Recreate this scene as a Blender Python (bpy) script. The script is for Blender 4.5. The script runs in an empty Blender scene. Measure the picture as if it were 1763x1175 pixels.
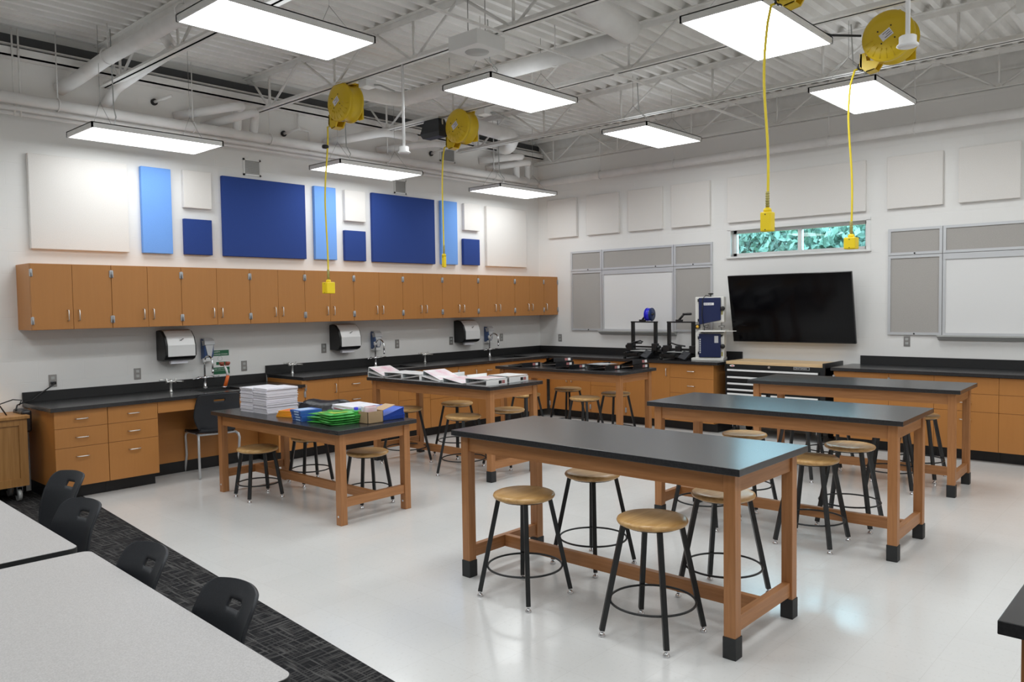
import bpy, bmesh, math, random
from mathutils import Vector, Matrix, Euler
SC = bpy.context.scene
COL = SC.collection
R = random.Random(7)
PI = math.pi

LIGHT_S, SKY_S, EXPO = 11.6, 17.0, 0.0
# ------------------------------------------------------------------ materials
def mat(name, col, rough=0.5, metal=0.0, spec=0.5, coat=0.0):
    m = bpy.data.materials.new(name); m.use_nodes = True
    b = m.node_tree.nodes['Principled BSDF']
    b.inputs['Base Color'].default_value = (*col, 1)
    b.inputs['Roughness'].default_value = rough
    b.inputs['Metallic'].default_value = metal
    b.inputs['Specular IOR Level'].default_value = spec
    b.inputs['Coat Weight'].default_value = coat
    return m

def N(m, t, **kw):
    n = m.node_tree.nodes.new(t)
    for k, v in kw.items():
        if k in n.inputs: n.inputs[k].default_value = v
        else: setattr(n, k, v)
    return n

def lk(m, a, ao, b, bi):
    m.node_tree.links.new(a.outputs[ao], b.inputs[bi])

def ramp(m, stops):
    r = N(m, 'ShaderNodeValToRGB')
    e = r.color_ramp.elements
    while len(e) < len(stops): e.new(0.5)
    for x, (p, c) in zip(e, stops):
        x.position = p; x.color = (*c, 1)
    return r

def noisy(name, c1, c2, scale, rough=0.5, lo=0.35, hi=0.65, stretch=(1, 1, 1), bump=0.0, detail=4, **kw):
    m = mat(name, c1, rough, **kw)
    b = m.node_tree.nodes['Principled BSDF']
    tc = N(m, 'ShaderNodeTexCoord'); mp = N(m, 'ShaderNodeMapping')
    mp.inputs['Scale'].default_value = stretch
    lk(m, tc, 'Object', mp, 'Vector')
    n = N(m, 'ShaderNodeTexNoise', Scale=scale, Detail=detail)
    lk(m, mp, 'Vector', n, 'Vector')
    r = ramp(m, [(lo, c1), (hi, c2)])
    lk(m, n, 'Fac', r, 'Fac'); lk(m, r, 'Color', b, 'Base Color')
    if bump:
        bp = N(m, 'ShaderNodeBump', Strength=bump, Distance=0.01)
        lk(m, n, 'Fac', bp, 'Height'); lk(m, bp, 'Normal', b, 'Normal')
    return m

def wood(name, c1, c2, axis, rough=0.4, scale=6.0, contrast=(0.3, 0.7)):
    st = [9.0, 9.0, 9.0]; st['xyz'.index(axis)] = 0.55
    return noisy(name, c1, c2, scale, rough, contrast[0], contrast[1], tuple(st), 0.0, 6)

MP = ((0.458, 0.192, 0.048), (0.478, 0.203, 0.052))     # maple veneer of the casework
OK_ = ((0.345, 0.145, 0.048), (0.445, 0.200, 0.075))      # oak of the lab tables
M = {}
for ax in 'xyz':
    M['maple_' + ax] = wood('maple_grain_' + ax, *MP, ax, 0.42, 5.0)
    M['oak_' + ax] = wood('oak_grain_' + ax, *OK_, ax, 0.42, 7.0)
M['seat_wood'] = wood('stool_seat_beech', (0.50, 0.275, 0.095), (0.66, 0.41, 0.17), 'x', 0.28, 4.0, (0.35, 0.62))
M['butcher'] = wood('bench_top_birch', (0.62, 0.42, 0.22), (0.72, 0.52, 0.30), 'x', 0.4, 5.0)
M['cart_wood'] = wood('cart_oak', (0.33, 0.155, 0.04), (0.45, 0.23, 0.07), 'z', 0.45, 5.0)
M['epoxy'] = noisy('black_epoxy_resin', (0.022, 0.022, 0.024), (0.032, 0.032, 0.034), 90, 0.24, spec=0.62)
M['epoxy_edge'] = mat('black_epoxy_edge', (0.012, 0.012, 0.013), 0.45)
M['kick'] = mat('black_vinyl_base', (0.010, 0.010, 0.011), 0.5)
M['rubber'] = mat('black_rubber', (0.018, 0.019, 0.020), 0.6)
M['black'] = mat('black_plastic', (0.012, 0.012, 0.013), 0.4)
M['blackgloss'] = mat('black_gloss_plastic', (0.006, 0.006, 0.007), 0.12)
M['steel_black'] = mat('black_painted_steel', (0.010, 0.011, 0.012), 0.38)
M['chrome'] = mat('chrome', (0.75, 0.75, 0.77), 0.12, 1.0)
M['satin'] = mat('satin_nickel', (0.78, 0.77, 0.75), 0.32, 1.0)
M['alu'] = mat('anodized_aluminium', (0.62, 0.63, 0.65), 0.38, 0.35)
M['steel'] = mat('stainless_plate', (0.36, 0.35, 0.34), 0.35, 0.7)
M['greymetal'] = mat('grey_powder_coat', (0.48, 0.49, 0.48), 0.4, 0.2)
M['white'] = mat('white_paint', (0.80, 0.80, 0.79), 0.5)
M['whitegloss'] = mat('white_plastic', (0.82, 0.82, 0.82), 0.25)
M['paper'] = noisy('white_paper', (0.74, 0.73, 0.80), (0.84, 0.83, 0.88), 120, 0.7, stretch=(0.2, 0.2, 3))
M['duct'] = noisy('off_white_duct_paint', (0.76, 0.75, 0.74), (0.82, 0.81, 0.80), 6, 0.6)
M['joist'] = noisy('off_white_steel_paint', (0.76, 0.75, 0.73), (0.82, 0.81, 0.79), 9, 0.5)
M['deck'] = noisy('ceiling_deck_paint', (0.78, 0.77, 0.75), (0.84, 0.83, 0.81), 5, 0.6)
M['gap'] = mat('painted_gap_shade', (0.07, 0.072, 0.075), 0.8)
M['hinge'] = mat('brushed_hinge_steel', (0.42, 0.42, 0.43), 0.42, 0.6)
M['fabric_white'] = noisy('cream_acoustic_fabric', (0.76, 0.735, 0.705), (0.81, 0.785, 0.76), 160, 0.9, bump=0.1)
M['fabric_navy'] = noisy('navy_acoustic_fabric', (0.014, 0.045, 0.225), (0.020, 0.060, 0.275), 160, 0.9, bump=0.1)
M['fabric_sky'] = noisy('sky_blue_acoustic_fabric', (0.16, 0.36, 0.84), (0.19, 0.41, 0.90), 160, 0.9, bump=0.1)
M['cork'] = noisy('grey_tackboard', (0.385, 0.365, 0.345), (0.455, 0.435, 0.415), 190, 0.9)
M['board_white'] = mat('whiteboard_enamel', (0.80, 0.80, 0.80), 0.18)
M['yellow'] = mat('yellow_reel_enamel', (0.72, 0.50, 0.015), 0.35)
M['yellow_cord'] = mat('yellow_cord_rubber', (0.80, 0.62, 0.03), 0.5)
M['yellow_box'] = mat('yellow_plug_box', (0.90, 0.66, 0.01), 0.45)
M['chair'] = noisy('charcoal_chair_shell', (0.016, 0.018, 0.023), (0.022, 0.025, 0.031), 260, 0.55)
M['silver_tube'] = mat('silver_tube_paint', (0.55, 0.56, 0.57), 0.35, 0.3)
M['grey_laminate'] = noisy('speckled_grey_laminate', (0.42, 0.405, 0.40), (0.52, 0.505, 0.50), 240, 0.42)
M['screen'] = mat('tv_screen_glass', (0.003, 0.003, 0.004), 0.10, spec=0.22)
M['saw_white'] = mat('cream_machine_paint', (0.76, 0.75, 0.71), 0.4)
M['saw_navy'] = mat('navy_machine_door', (0.006, 0.014, 0.075), 0.35)
M['green_sign'] = mat('green_safety_print', (0.012, 0.13, 0.055), 0.4)
M['navy_soap'] = mat('translucent_blue_soap', (0.06, 0.11, 0.26), 0.2)
M['soap_grey'] = mat('pearl_grey_plastic', (0.60, 0.61, 0.63), 0.22)
M['orange'] = mat('orange_grip', (0.75, 0.14, 0.015), 0.4)
M['red_cap'] = mat('dull_red_eyewash_head', (0.34, 0.075, 0.045), 0.45)
M['brown'] = mat('kraft_cardboard', (0.42, 0.29, 0.165), 0.8)
M['brown_in'] = mat('kraft_cardboard_flap', (0.56, 0.39, 0.24), 0.8)
M['blue_folder'] = mat('blue_folder_card', (0.045, 0.13, 0.62), 0.42)
M['green_pack'] = noisy('green_printed_film', (0.02, 0.27, 0.03), (0.09, 0.50, 0.09), 14, 0.28)
M['lime'] = mat('lime_print', (0.52, 0.66, 0.06), 0.4)
M['orange_box'] = mat('orange_printed_carton', (0.85, 0.33, 0.015), 0.45)
M['blue_box'] = mat('blue_printed_carton', (0.035, 0.13, 0.45), 0.4)
M['pale_blue'] = mat('pale_blue_print', (0.45, 0.62, 0.85), 0.45)
M['bag'] = noisy('black_vinyl_bag', (0.008, 0.008, 0.010), (0.016, 0.016, 0.02), 18, 0.32, bump=0.6)
M['pink'] = noisy('pink_printed_sheet', (0.74, 0.45, 0.53), (0.82, 0.79, 0.79), 7, 0.35)
M['binder_white'] = mat('white_binder_vinyl', (0.88, 0.88, 0.88), 0.3)
M['binder_black'] = mat('black_binder_vinyl', (0.010, 0.010, 0.012), 0.28)
M['binder_grey'] = mat('grey_binder_sheet', (0.42, 0.43, 0.45), 0.3)
M['binder_in'] = mat('binder_inner_grey', (0.30, 0.33, 0.34), 0.5)
M['red'] = mat('red_print', (0.55, 0.02, 0.025), 0.4)
M['rose'] = mat('dull_rose_print', (0.42, 0.16, 0.16), 0.4)
M['khaki'] = mat('khaki_warning_print', (0.40, 0.35, 0.10), 0.5)
M['blue_spool'] = mat('blue_filament', (0.02, 0.02, 0.62), 0.3)
M['blue_dark'] = mat('dark_blue_spool_flange', (0.012, 0.03, 0.12), 0.3)
M['amber'] = mat('amber_switch', (0.80, 0.45, 0.04), 0.3)
M['bark'] = noisy('tree_bark', (0.08, 0.06, 0.045), (0.14, 0.11, 0.08), 8, 0.9)
M['leaf'] = noisy('tree_leaf', (0.030, 0.062, 0.046), (0.095, 0.155, 0.115), 0.9, 0.6)
M['lawn'] = noisy('grass_green', (0.05, 0.13, 0.03), (0.09, 0.2, 0.05), 3, 0.9)
M['warm_shade'] = mat('cream_lamp_shade', (0.85, 0.72, 0.5), 0.6)

def block_wall():
    m = mat('painted_block_wall', (0.80, 0.79, 0.77), 0.55)
    b = m.node_tree.nodes['Principled BSDF']
    tc = N(m, 'ShaderNodeTexCoord'); sp = N(m, 'ShaderNodeSeparateXYZ'); cb = N(m, 'ShaderNodeCombineXYZ')
    ad = N(m, 'ShaderNodeMath', operation='ADD')
    lk(m, tc, 'Object', sp, 'Vector'); lk(m, sp, 'X', ad, 0); lk(m, sp, 'Y', ad, 1)
    lk(m, ad, 'Value', cb, 'X'); lk(m, sp, 'Z', cb, 'Y')
    br = N(m, 'ShaderNodeTexBrick', Scale=1.0)
    br.inputs['Mortar Size'].default_value = 0.004
    br.inputs['Mortar Smooth'].default_value = 0.6
    br.inputs['Brick Width'].default_value = 0.406
    br.inputs['Row Height'].default_value = 0.203
    lk(m, cb, 'Vector', br, 'Vector')
    bp = N(m, 'ShaderNodeBump', Strength=0.22, Distance=0.004); bp.invert = True
    lk(m, br, 'Fac', bp, 'Height'); lk(m, bp, 'Normal', b, 'Normal')
    n = N(m, 'ShaderNodeTexNoise', Scale=0.7, Detail=3)
    r = ramp(m, [(0.3, (0.81, 0.80, 0.785)), (0.7, (0.85, 0.845, 0.83))])
    lk(m, tc, 'Object', n, 'Vector'); lk(m, n, 'Fac', r, 'Fac'); lk(m, r, 'Color', b, 'Base Color')
    return m
M['wall'] = block_wall()

def vct():
    m = mat('pale_vinyl_tile', (0.6, 0.6, 0.59), 0.16)
    b = m.node_tree.nodes['Principled BSDF']
    tc = N(m, 'ShaderNodeTexCoord')
    br = N(m, 'ShaderNodeTexBrick', Scale=1.0, offset=0.0)
    br.inputs['Brick Width'].default_value = 0.305; br.inputs['Row Height'].default_value = 0.305
    br.inputs['Mortar Size'].default_value = 0.0012; br.inputs['Bias'].default_value = 0.0
    br.inputs['Color1'].default_value = (0.70, 0.70, 0.69, 1); br.inputs['Color2'].default_value = (0.72, 0.72, 0.71, 1)
    br.inputs['Mortar'].default_value = (0.64, 0.635, 0.62, 1)
    lk(m, tc, 'Object', br, 'Vector')
    n = N(m, 'ShaderNodeTexNoise', Scale=55, Detail=6)
    r = ramp(m, [(0.30, (0.80, 0.79, 0.78)), (0.42, (1, 1, 1))])
    lk(m, tc, 'Object', n, 'Vector'); lk(m, n, 'Fac', r, 'Fac')
    mx = N(m, 'ShaderNodeMix', data_type='RGBA', blend_type='MULTIPLY')
    mx.inputs[0].default_value = 0.35
    m.node_tree.links.new(br.outputs['Color'], mx.inputs[6]); m.node_tree.links.new(r.outputs['Color'], mx.inputs[7])
    m.node_tree.links.new(mx.outputs[2], b.inputs['Base Color'])
    n2 = N(m, 'ShaderNodeTexNoise', Scale=2.2, Detail=3)
    r2 = ramp(m, [(0.3, (0.13,) * 3), (0.7, (0.22,) * 3)])
    lk(m, tc, 'Object', n2, 'Vector'); lk(m, n2, 'Fac', r2, 'Fac'); lk(m, r2, 'Color', b, 'Roughness')
    bp = N(m, 'ShaderNodeBump', Strength=0.05, Distance=0.01)
    n3 = N(m, 'ShaderNodeTexNoise', Scale=7, Detail=2)
    lk(m, tc, 'Object', n3, 'Vector'); lk(m, n3, 'Fac', bp, 'Height'); lk(m, bp, 'Normal', b, 'Normal')
    return m
M['vct'] = vct()

def carpet():
    m = mat('charcoal_carpet_tile', (0.03, 0.03, 0.032), 0.95, spec=0.1)
    b = m.node_tree.nodes['Principled BSDF']
    tc = N(m, 'ShaderNodeTexCoord')
    fs = []
    for st in ((3, 42, 1), (42, 3, 1)):
        mp = N(m, 'ShaderNodeMapping'); mp.inputs['Scale'].default_value = st
        n = N(m, 'ShaderNodeTexNoise', Scale=1.6, Detail=5)
        r = ramp(m, [(0.50, (0.020, 0.020, 0.022)), (0.68, (0.115, 0.112, 0.110))])
        lk(m, tc, 'Object', mp, 'Vector'); lk(m, mp, 'Vector', n, 'Vector'); lk(m, n, 'Fac', r, 'Fac'); fs.append(r)
    mx = N(m, 'ShaderNodeMix', data_type='RGBA', blend_type='LIGHTEN'); mx.inputs[0].default_value = 1.0
    m.node_tree.links.new(fs[0].outputs['Color'], mx.inputs[6]); m.node_tree.links.new(fs[1].outputs['Color'], mx.inputs[7])
    m.node_tree.links.new(mx.outputs[2], b.inputs['Base Color'])
    n = N(m, 'ShaderNodeTexNoise', Scale=300, Detail=2); bp = N(m, 'ShaderNodeBump', Strength=0.6, Distance=0.01)
    lk(m, tc, 'Object', n, 'Vector'); lk(m, n, 'Fac', bp, 'Height'); lk(m, bp, 'Normal', b, 'Normal')
    return m
M['carpet'] = carpet()

def emit(name, col, s):
    m = bpy.data.materials.new(name); m.use_nodes = True
    nt = m.node_tree; nt.nodes.clear()
    e = nt.nodes.new('ShaderNodeEmission'); o = nt.nodes.new('ShaderNodeOutputMaterial')
    e.inputs['Color'].default_value = (*col, 1); e.inputs['Strength'].default_value = s
    nt.links.new(e.outputs[0], o.inputs[0])
    return m
M['light'] = emit('led_panel_glow', (0.955, 0.99, 1.0), LIGHT_S)
M['ceiling_fill'] = emit('added_ceiling_fill_glow', (0.955, 0.99, 1.0), LIGHT_S * .10)  # faint upward glow, added to lift the dark ceiling
M['light_low'] = emit('led_panel_glow_dimmed', (0.955, 0.99, 1.0), LIGHT_S * .62)
M['bulb'] = emit('warm_bulb', (1.0, 0.66, 0.32), 60)

def glass():
    m = bpy.data.materials.new('window_glass'); m.use_nodes = True
    nt = m.node_tree; nt.nodes.clear()
    o = nt.nodes.new('ShaderNodeOutputMaterial'); t = nt.nodes.new('ShaderNodeBsdfTransparent'); g = nt.nodes.new('ShaderNodeBsdfGlossy')
    t.inputs['Color'].default_value = (0.82, 0.97, 0.95, 1); g.inputs['Roughness'].default_value = 0.01
    mx = nt.nodes.new('ShaderNodeMixShader'); f = nt.nodes.new('ShaderNodeFresnel'); f.inputs['IOR'].default_value = 1.5
    nt.links.new(f.outputs[0], mx.inputs[0]); nt.links.new(t.outputs[0], mx.inputs[1]); nt.links.new(g.outputs[0], mx.inputs[2])
    nt.links.new(mx.outputs[0], o.inputs[0])
    return m
M['glass'] = glass()

# ------------------------------------------------------------------ mesh builder
class B:
    def __init__(s):
        s.bm = bmesh.new(); s.mats = []; s.mi = 0
    def use(s, m):
        if m not in s.mats: s.mats.append(m)
        s.mi = s.mats.index(m); return s
    def _fin(s, faces, smooth=False):
        for f in faces: f.material_index = s.mi; f.smooth = smooth
    def box(s, x0, y0, z0, x1, y1, z1, bev=0.0, seg=2):
        xs, ys, zs = sorted((x0, x1)), sorted((y0, y1)), sorted((z0, z1))
        v = [s.bm.verts.new((x, y, z)) for z in zs for y in ys for x in xs]
        q = [(0, 2, 3, 1), (4, 5, 7, 6), (0, 1, 5, 4), (2, 6, 7, 3), (0, 4, 6, 2), (1, 3, 7, 5)]
        f = [s.bm.faces.new([v[i] for i in k]) for k in q]
        if bev > 0:
            es = list({e for k in f for e in k.edges})
            r = bmesh.ops.bevel(s.bm, geom=es, offset=bev, segments=seg, profile=0.5, affect='EDGES')
            f = list({k for w in r['verts'] for k in w.link_faces} | {k for k in f if k.is_valid})
        s._fin(f); return s
    def loft(s, rings, closed=True, cap=True, smooth=True):
        vs = [[s.bm.verts.new(p) for p in r] for r in rings]; f = []
        n = len(rings[0])
        for a, b in zip(vs, vs[1:]):
            for i in range(n if closed else n - 1):
                j = (i + 1) % n
                f.append(s.bm.faces.new((a[i], a[j], b[j], b[i])))
        s._fin(f, smooth)
        if cap:
            c = []
            if n > 2: c = [s.bm.faces.new(vs[0][::-1]), s.bm.faces.new(vs[-1])]
            s._fin(c)
        return s
    def tube(s, pts, r, seg=8, cap=True, smooth=True, up=None):
        pts = [Vector(p) for p in pts]; rr = r if isinstance(r, (list, tuple)) else [r] * len(pts)
        rings = []; u = None
        for i, p in enumerate(pts):
            d = (pts[min(i + 1, len(pts) - 1)] - pts[max(i - 1, 0)]).normalized()
            if u is None:
                u = Vector(up) if up else (Vector((0, 0, 1)) if abs(d.z) < 0.9 else Vector((1, 0, 0)))
            u = (u - d * u.dot(d)).normalized(); w = d.cross(u)
            a0 = PI / 4 if seg == 4 else 0
            rings.append([p + (u * math.cos(a0 + 2 * PI * k / seg) + w * math.sin(a0 + 2 * PI * k / seg)) * rr[i] for k in range(seg)])
        return s.loft(rings, True, cap, smooth and seg > 4)
    def cyl(s, p, q, r, seg=16, r2=None):
        return s.tube([p, q], [r, r if r2 is None else r2], seg)
    def lathe(s, prof, c=(0, 0, 0), axis='z', seg=24, cap=True):
        c = Vector(c); rings = []
        for r, h in prof:
            ring = []
            for k in range(seg):
                a = 2 * PI * k / seg; x, y = r * math.cos(a), r * math.sin(a)
                ring.append(c + Vector({'z': (x, y, h), 'x': (h, x, y), 'y': (y, h, x)}[axis]))
            rings.append(ring)
        return s.loft(rings, True, cap, True)
    def torus(s, c, R_, r, axis='z', seg=32, ms=8):
        rings = []
        for k in range(seg + 1):
            a = 2 * PI * k / seg
            ring = []
            for j in range(ms):
                b = 2 * PI * j / ms; d = R_ + r * math.cos(b); h = r * math.sin(b)
                x, y = d * math.cos(a), d * math.sin(a)
                ring.append(Vector(c) + Vector({'z': (x, y, h), 'x': (h, x, y), 'y': (x, h, y)}[axis]))
            rings.append(ring)
        return s.loft(rings, True, False, True)
    def prism(s, poly, a, b, axis='x', smooth=False):
        def P(u, v, t): return {'x': (t, u, v), 'y': (u, t, v), 'z': (u, v, t)}[axis]
        return s.loft([[Vector(P(u, v, a)) for u, v in poly], [Vector(P(u, v, b)) for u, v in poly]], True, True, smooth)
    def quad(s, a, b, c, d):
        f = s.bm.faces.new([s.bm.verts.new(p) for p in (a, b, c, d)]); s._fin([f]); return s
    def xf(s, mx):
        bmesh.ops.transform(s.bm, matrix=mx, verts=s.bm.verts); return s
    def done(s, name, m=None, parent=None, loc=None, rz=0, mods=None):
        bmesh.ops.recalc_face_normals(s.bm, faces=s.bm.faces)
        me = bpy.data.meshes.new(name); s.bm.to_mesh(me); s.bm.free()
        for k in (s.mats if s.mats else [m]): me.materials.append(M[k] if isinstance(k, str) else k)
        o = bpy.data.objects.new(name, me); COL.objects.link(o)
        if parent: o.parent = parent
        if loc is not None: o.location = loc
        if rz: o.rotation_euler.z = rz
        return o

def thing(name, label, cat, loc=(0, 0, 0), rz=0.0, group=None):
    o = bpy.data.objects.new(name, None); COL.objects.link(o); o.empty_display_size = 0.1
    o.location = loc; o.rotation_euler.z = rz
    return tag(o, label, cat, group)
def short(s):
    while len(s.split()) > 16 and ',' in s: s = s[:s.rindex(',')]
    return ' '.join(s.split()[:16])
def tag(o, label, cat, group=None, kind=None):
    o['label'] = short(label); o['category'] = cat
    if group: o['group'] = group
    if kind: o['kind'] = kind
    return o
def struct(o, label=None):
    o['kind'] = 'structure'
    if label: o['label'] = label
    return o
KIDS = {}
def dup(root, loc, rz, label):
    r = root.copy(); COL.objects.link(r); r.location = loc; r.rotation_euler.z = rz; r['label'] = short(label)
    for ch in root.children:
        c = ch.copy(); COL.objects.link(c); c.parent = r
        for g in ch.children:
            d = g.copy(); COL.objects.link(d); d.parent = c
    return r
def text(body, size, name, m, parent, loc, rot, ext=0.0006, ax='LEFT', sx=1.0):
    c = bpy.data.curves.new(name, 'FONT'); c.body = body; c.size = size; c.extrude = ext; c.align_x = ax; c.align_y = 'CENTER'
    t = bpy.data.objects.new(name + '_src', c); COL.objects.link(t)
    dg = bpy.context.evaluated_depsgraph_get(); dg.update()
    me = bpy.data.meshes.new_from_object(t.evaluated_get(dg))
    bpy.data.objects.remove(t)
    me.materials.clear(); me.materials.append(M[m])
    o = bpy.data.objects.new(name, me); COL.objects.link(o)
    o.parent = parent; o.location = loc; o.rotation_euler = rot; o.scale = (sx, 1, 1)
    return o
RF = (PI / 2, 0, 0)            # text facing -Y (reads left to right along +X)
RB = (PI / 2, 0, -PI / 2)      # text facing -X
# ================================================================== THE ROOM
XL, YF, ZD = -12.2, -10.3, 4.27       # left wall, front wall (behind the camera), underside of the roof deck
struct(B().box(XL, 0, 0, 0.0, 0.14, 4.6).done('wall_back', 'wall'))
WY0, WY1, WZ0, WZ1 = -5.09, -3.35, 2.275, 2.625
b = B()
b.box(0, YF, 0, 0.16, 0.14, WZ0); b.box(0, YF, WZ1, 0.16, 0.14, 4.6)
b.box(0, YF, WZ0, 0.16, WY0, WZ1); b.box(0, WY1, WZ0, 0.16, 0.14, WZ1)
struct(b.done('wall_right', 'wall'))
struct(B().box(XL - .14, YF, 0, XL, 0.14, 4.6).done('wall_left', 'wall'))
struct(B().box(XL, YF - .14, 0, 0.16, YF, 4.6).done('wall_front', 'wall'))
b = B()
b.prism([(-7.12, 0), (0, 0), (0, YF), (-8.015, YF)], -0.05, 0, 'z')
struct(b.done('floor', 'vct'))
b = B()
b.prism([(XL, 0), (-7.12, 0), (-8.015, YF), (XL, YF)], -0.05, 0.004, 'z')
struct(b.done('floor_carpet', 'carpet'), 'charcoal carpet tiles along the near side of the room')
# corrugated roof deck: trapezoid ribs running away along X
b = B(); y = 0.1; pts = []
while y > YF - .1:
    pts += [(y, ZD), (y - 0.046, ZD), (y - 0.064, ZD + .06), (y - 0.134, ZD + .06)]; y -= 0.152
poly = pts + [(pts[-1][0], ZD + .16), (pts[0][0], ZD + .16)]
b.loft([[Vector((XL - .1, p[0], p[1])) for p in pts], [Vector((0.16, p[0], p[1])) for p in pts]], closed=False, cap=False, smooth=False)
b.box(XL - .1, YF - .1, ZD + .09, 0.16, .12, ZD + .2)
struct(b.done('ceiling', 'deck'))
struct(B().box(XL, -0.05, 4.125, -.02, -0.005, 4.20).done('gap_shade_strip', 'gap'))  # dark strip stands in for the shaded recess below the deck
b = B(); b.box(XL, -0.13, 3.985, -.02, -0.005, 4.0); b.box(XL, -0.13, 3.985, -.02, -0.115, 4.075); b.box(XL, -0.13, 4.065, -.02, -0.005, 4.078); b.box(XL, -.09, 4.095, -.02, -.05, 4.11)
struct(b.done('trim_2', 'joist'))
b = B(); b.box(-.02, YF, 4.08, 0, -.01, ZD); b.box(-.06, YF, 4.07, 0, -.01, 4.085)
struct(b.done('trim_3', 'joist'))
struct(B().box(XL, -0.015, 0.004, -7.45, 0, 0.11).done('baseboard_back', 'kick'))

# window in the right wall
w = thing('window_1', 'wide low window high in the wall above the television', 'window'); w['kind'] = 'structure'
b = B()
for (y0, y1, z0, z1) in ((WY0 - .045, WY1 + .045, WZ1 - .005, WZ1 + .035), (WY0 - .045, WY0 + .005, WZ0, WZ1), (WY1 - .005, WY1 + .045, WZ0, WZ1)):
    b.box(-.012, y0, z0, 0.02, y1, z1)
b.done('window_casing', 'white', w)
B().box(-.035, WY0 - .055, WZ0 - .025, 0.12, WY1 + .055, WZ0, .004).done('window_sill', 'white', w)
b = B(); f = .045
b.box(.085, WY0, WZ0, .135, WY1, WZ0 + f); b.box(.085, WY0, WZ1 - f, .135, WY1, WZ1)
b.box(.085, WY0, WZ0, .135, WY0 + f, WZ1); b.box(.085, WY1 - f, WZ0, .135, WY1, WZ1); b.box(.08, -4.275, WZ0, .14, -4.225, WZ1)
b.done('window_frame', 'white', w)
for y0, y1 in ((WY0 + f, -4.275), (-4.225, WY1 - f)):
    B().box(.108, y0, WZ0 + f, .112, y1, WZ1 - f).done('window_pane', 'glass', w)

# ================================================================== JOISTS, PIPES, DUCTS OVERHEAD
def joist(x, label):
    t = thing('roof_joist', label, 'joist', (x, 0, 0), 0, 'open web roof joists')
    b = B()
    for s in (-1, 1):
        b.box(s * .004, YF, 3.865, s * .050, -.06, 3.872); b.box(s * .004, YF, 3.865, s * .011, -.06, 3.915)
    b.done('bottom_chord', 'joist', t)
    b = B()
    for s in (-1, 1):
        b.box(s * .004, YF, 4.262, s * .058, 0, 4.269); b.box(s * .004, YF, 4.215, s * .011, 0, 4.268)
    b.done('top_chord', 'joist', t)
    b = B(); y = -.46
    while y > YF:
        r = .013
        b.tube([(0, y, 3.885), (0, y, 4.235)], r, 6)
        b.tube([(0, y - .03, 3.885), (0, y - .56, 4.24)], r, 6); b.tube([(0, y + .03, 3.885), (0, y + (.56 if y < -.6 else .36), 4.24)], r, 6)
        y -= 1.2
    b.done('web', 'joist', t)
for x, l in ((-8.25, 'open web steel joist nearest the left end, over the grey tables'), (-6.64, 'open web steel joist over the sink chair, second from the left'),
             (-5.06, 'open web steel joist carrying the square speaker and the leftmost cord reel'), (-3.44, 'open web steel joist carrying the cord reel beside the dark grey box'),
             (-1.82, 'open web steel joist passing between the middle and far cord reels'), (-.16, 'open web steel joist tight against the window wall')):
    joist(x, l)
for y, z, l in ((-3.93, 3.86, 'thin steel bridging bar crossing under the joists beside the round duct'), (-3.93, 4.20, 'thin steel bridging bar crossing high between the joists'),
                (-7.6, 3.86, 'thin steel bridging bar crossing under the joists near the camera')):
    tag(B().tube([(-8.3, y, z), (-.1, y, z)], .014, 4).done('bridging_bar', 'joist'), l, 'steel bar', 'joist bridging bars')

def pipe(name, label, pts, r, cat='pipe', hang=None, m='duct', caps=(), seg=14, group=None):
    t = thing(name, label, cat, (0, 0, 0), 0, group)
    # rounded corners
    P = [Vector(p) for p in pts]; out = [P[0]]
    for a, c, e in zip(P, P[1:], P[2:]):
        rr = min(r * 2.2, (c - a).length * .45, (e - c).length * .45)
        p0 = c + (a - c).normalized() * rr; p1 = c + (e - c).normalized() * rr
        for k in range(7):
            s = k / 6; out.append(p0 * (1 - s) ** 2 + c * 2 * s * (1 - s) + p1 * s * s)
    out.append(P[-1])
    B().tube(out, r, seg).done('pipe_run', m, t)
    if hang:
        for p in hang:
            q = Vector(p); b = B(); b.tube([(q.x, q.y, q.z), (q.x, q.y, ZD)], .006, 6); b.torus(q, r + .006, .006, 'x' if abs((P[1] - P[0]).x) > abs((P[1] - P[0]).y) else 'y', 18, 6)
            b.done('hanger', m, t)
    return t
pipe('wall_pipe', 'fat white pipe running high along the back wall into the corner', [(XL, -.17, 3.60), (-.17, -.17, 3.60)], .052, hang=[(x, -.17, 3.60) for x in (-7.1, -5.8, -4.9, -3.2, -1.2)])
pipe('wall_pipe', 'fat white pipe running high along the window wall', [(-.17, -.17, 3.58), (-.17, YF, 3.58)], .056, hang=[(-.17, y, 3.58) for y in (-1.35, -2.6, -4.7, -5.65)])
pipe('conduit', 'thin white conduit under the fat pipe on the back wall', [(XL, -.16, 3.515), (-.2, -.16, 3.515)], .021)
pipe('conduit', 'lowest thin white conduit along the back wall', [(XL, -.12, 3.475), (-.2, -.12, 3.475)], .018)
pipe('insulated_pipe', 'fat insulated pipe running beside the joist at upper left and elbowing into the wall', [(-6.87, YF, 3.985), (-6.85, -.60, 3.97), (-6.84, -.22, 3.955), (-6.93, -.14, 3.87), (-7.03, .0, 3.79)], .064, hang=[(-6.86, -.75, 3.975), (-6.87, -2.25, 3.98)])
pipe('insulated_pipe', 'second insulated pipe under the joist at upper left, bending down to the wall', [(-6.84, -1.75, 4.0), (-6.53, -1.35, 3.97), (-6.53, -.75, 3.935), (-6.575, -.18, 3.85), (-6.61, -.08, 3.74), (-6.63, 0, 3.69)], .048)
pipe('round_duct', 'round white duct running beside the dark grey box towards the window light', [(-4.78, -1.36, 3.97), (-4.02, -1.40, 3.97), (-3.96, -4.35, 3.97)], .075, 'duct', hang=[(-4.0, -2.2, 3.97), (-3.975, -3.6, 3.97)])
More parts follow.
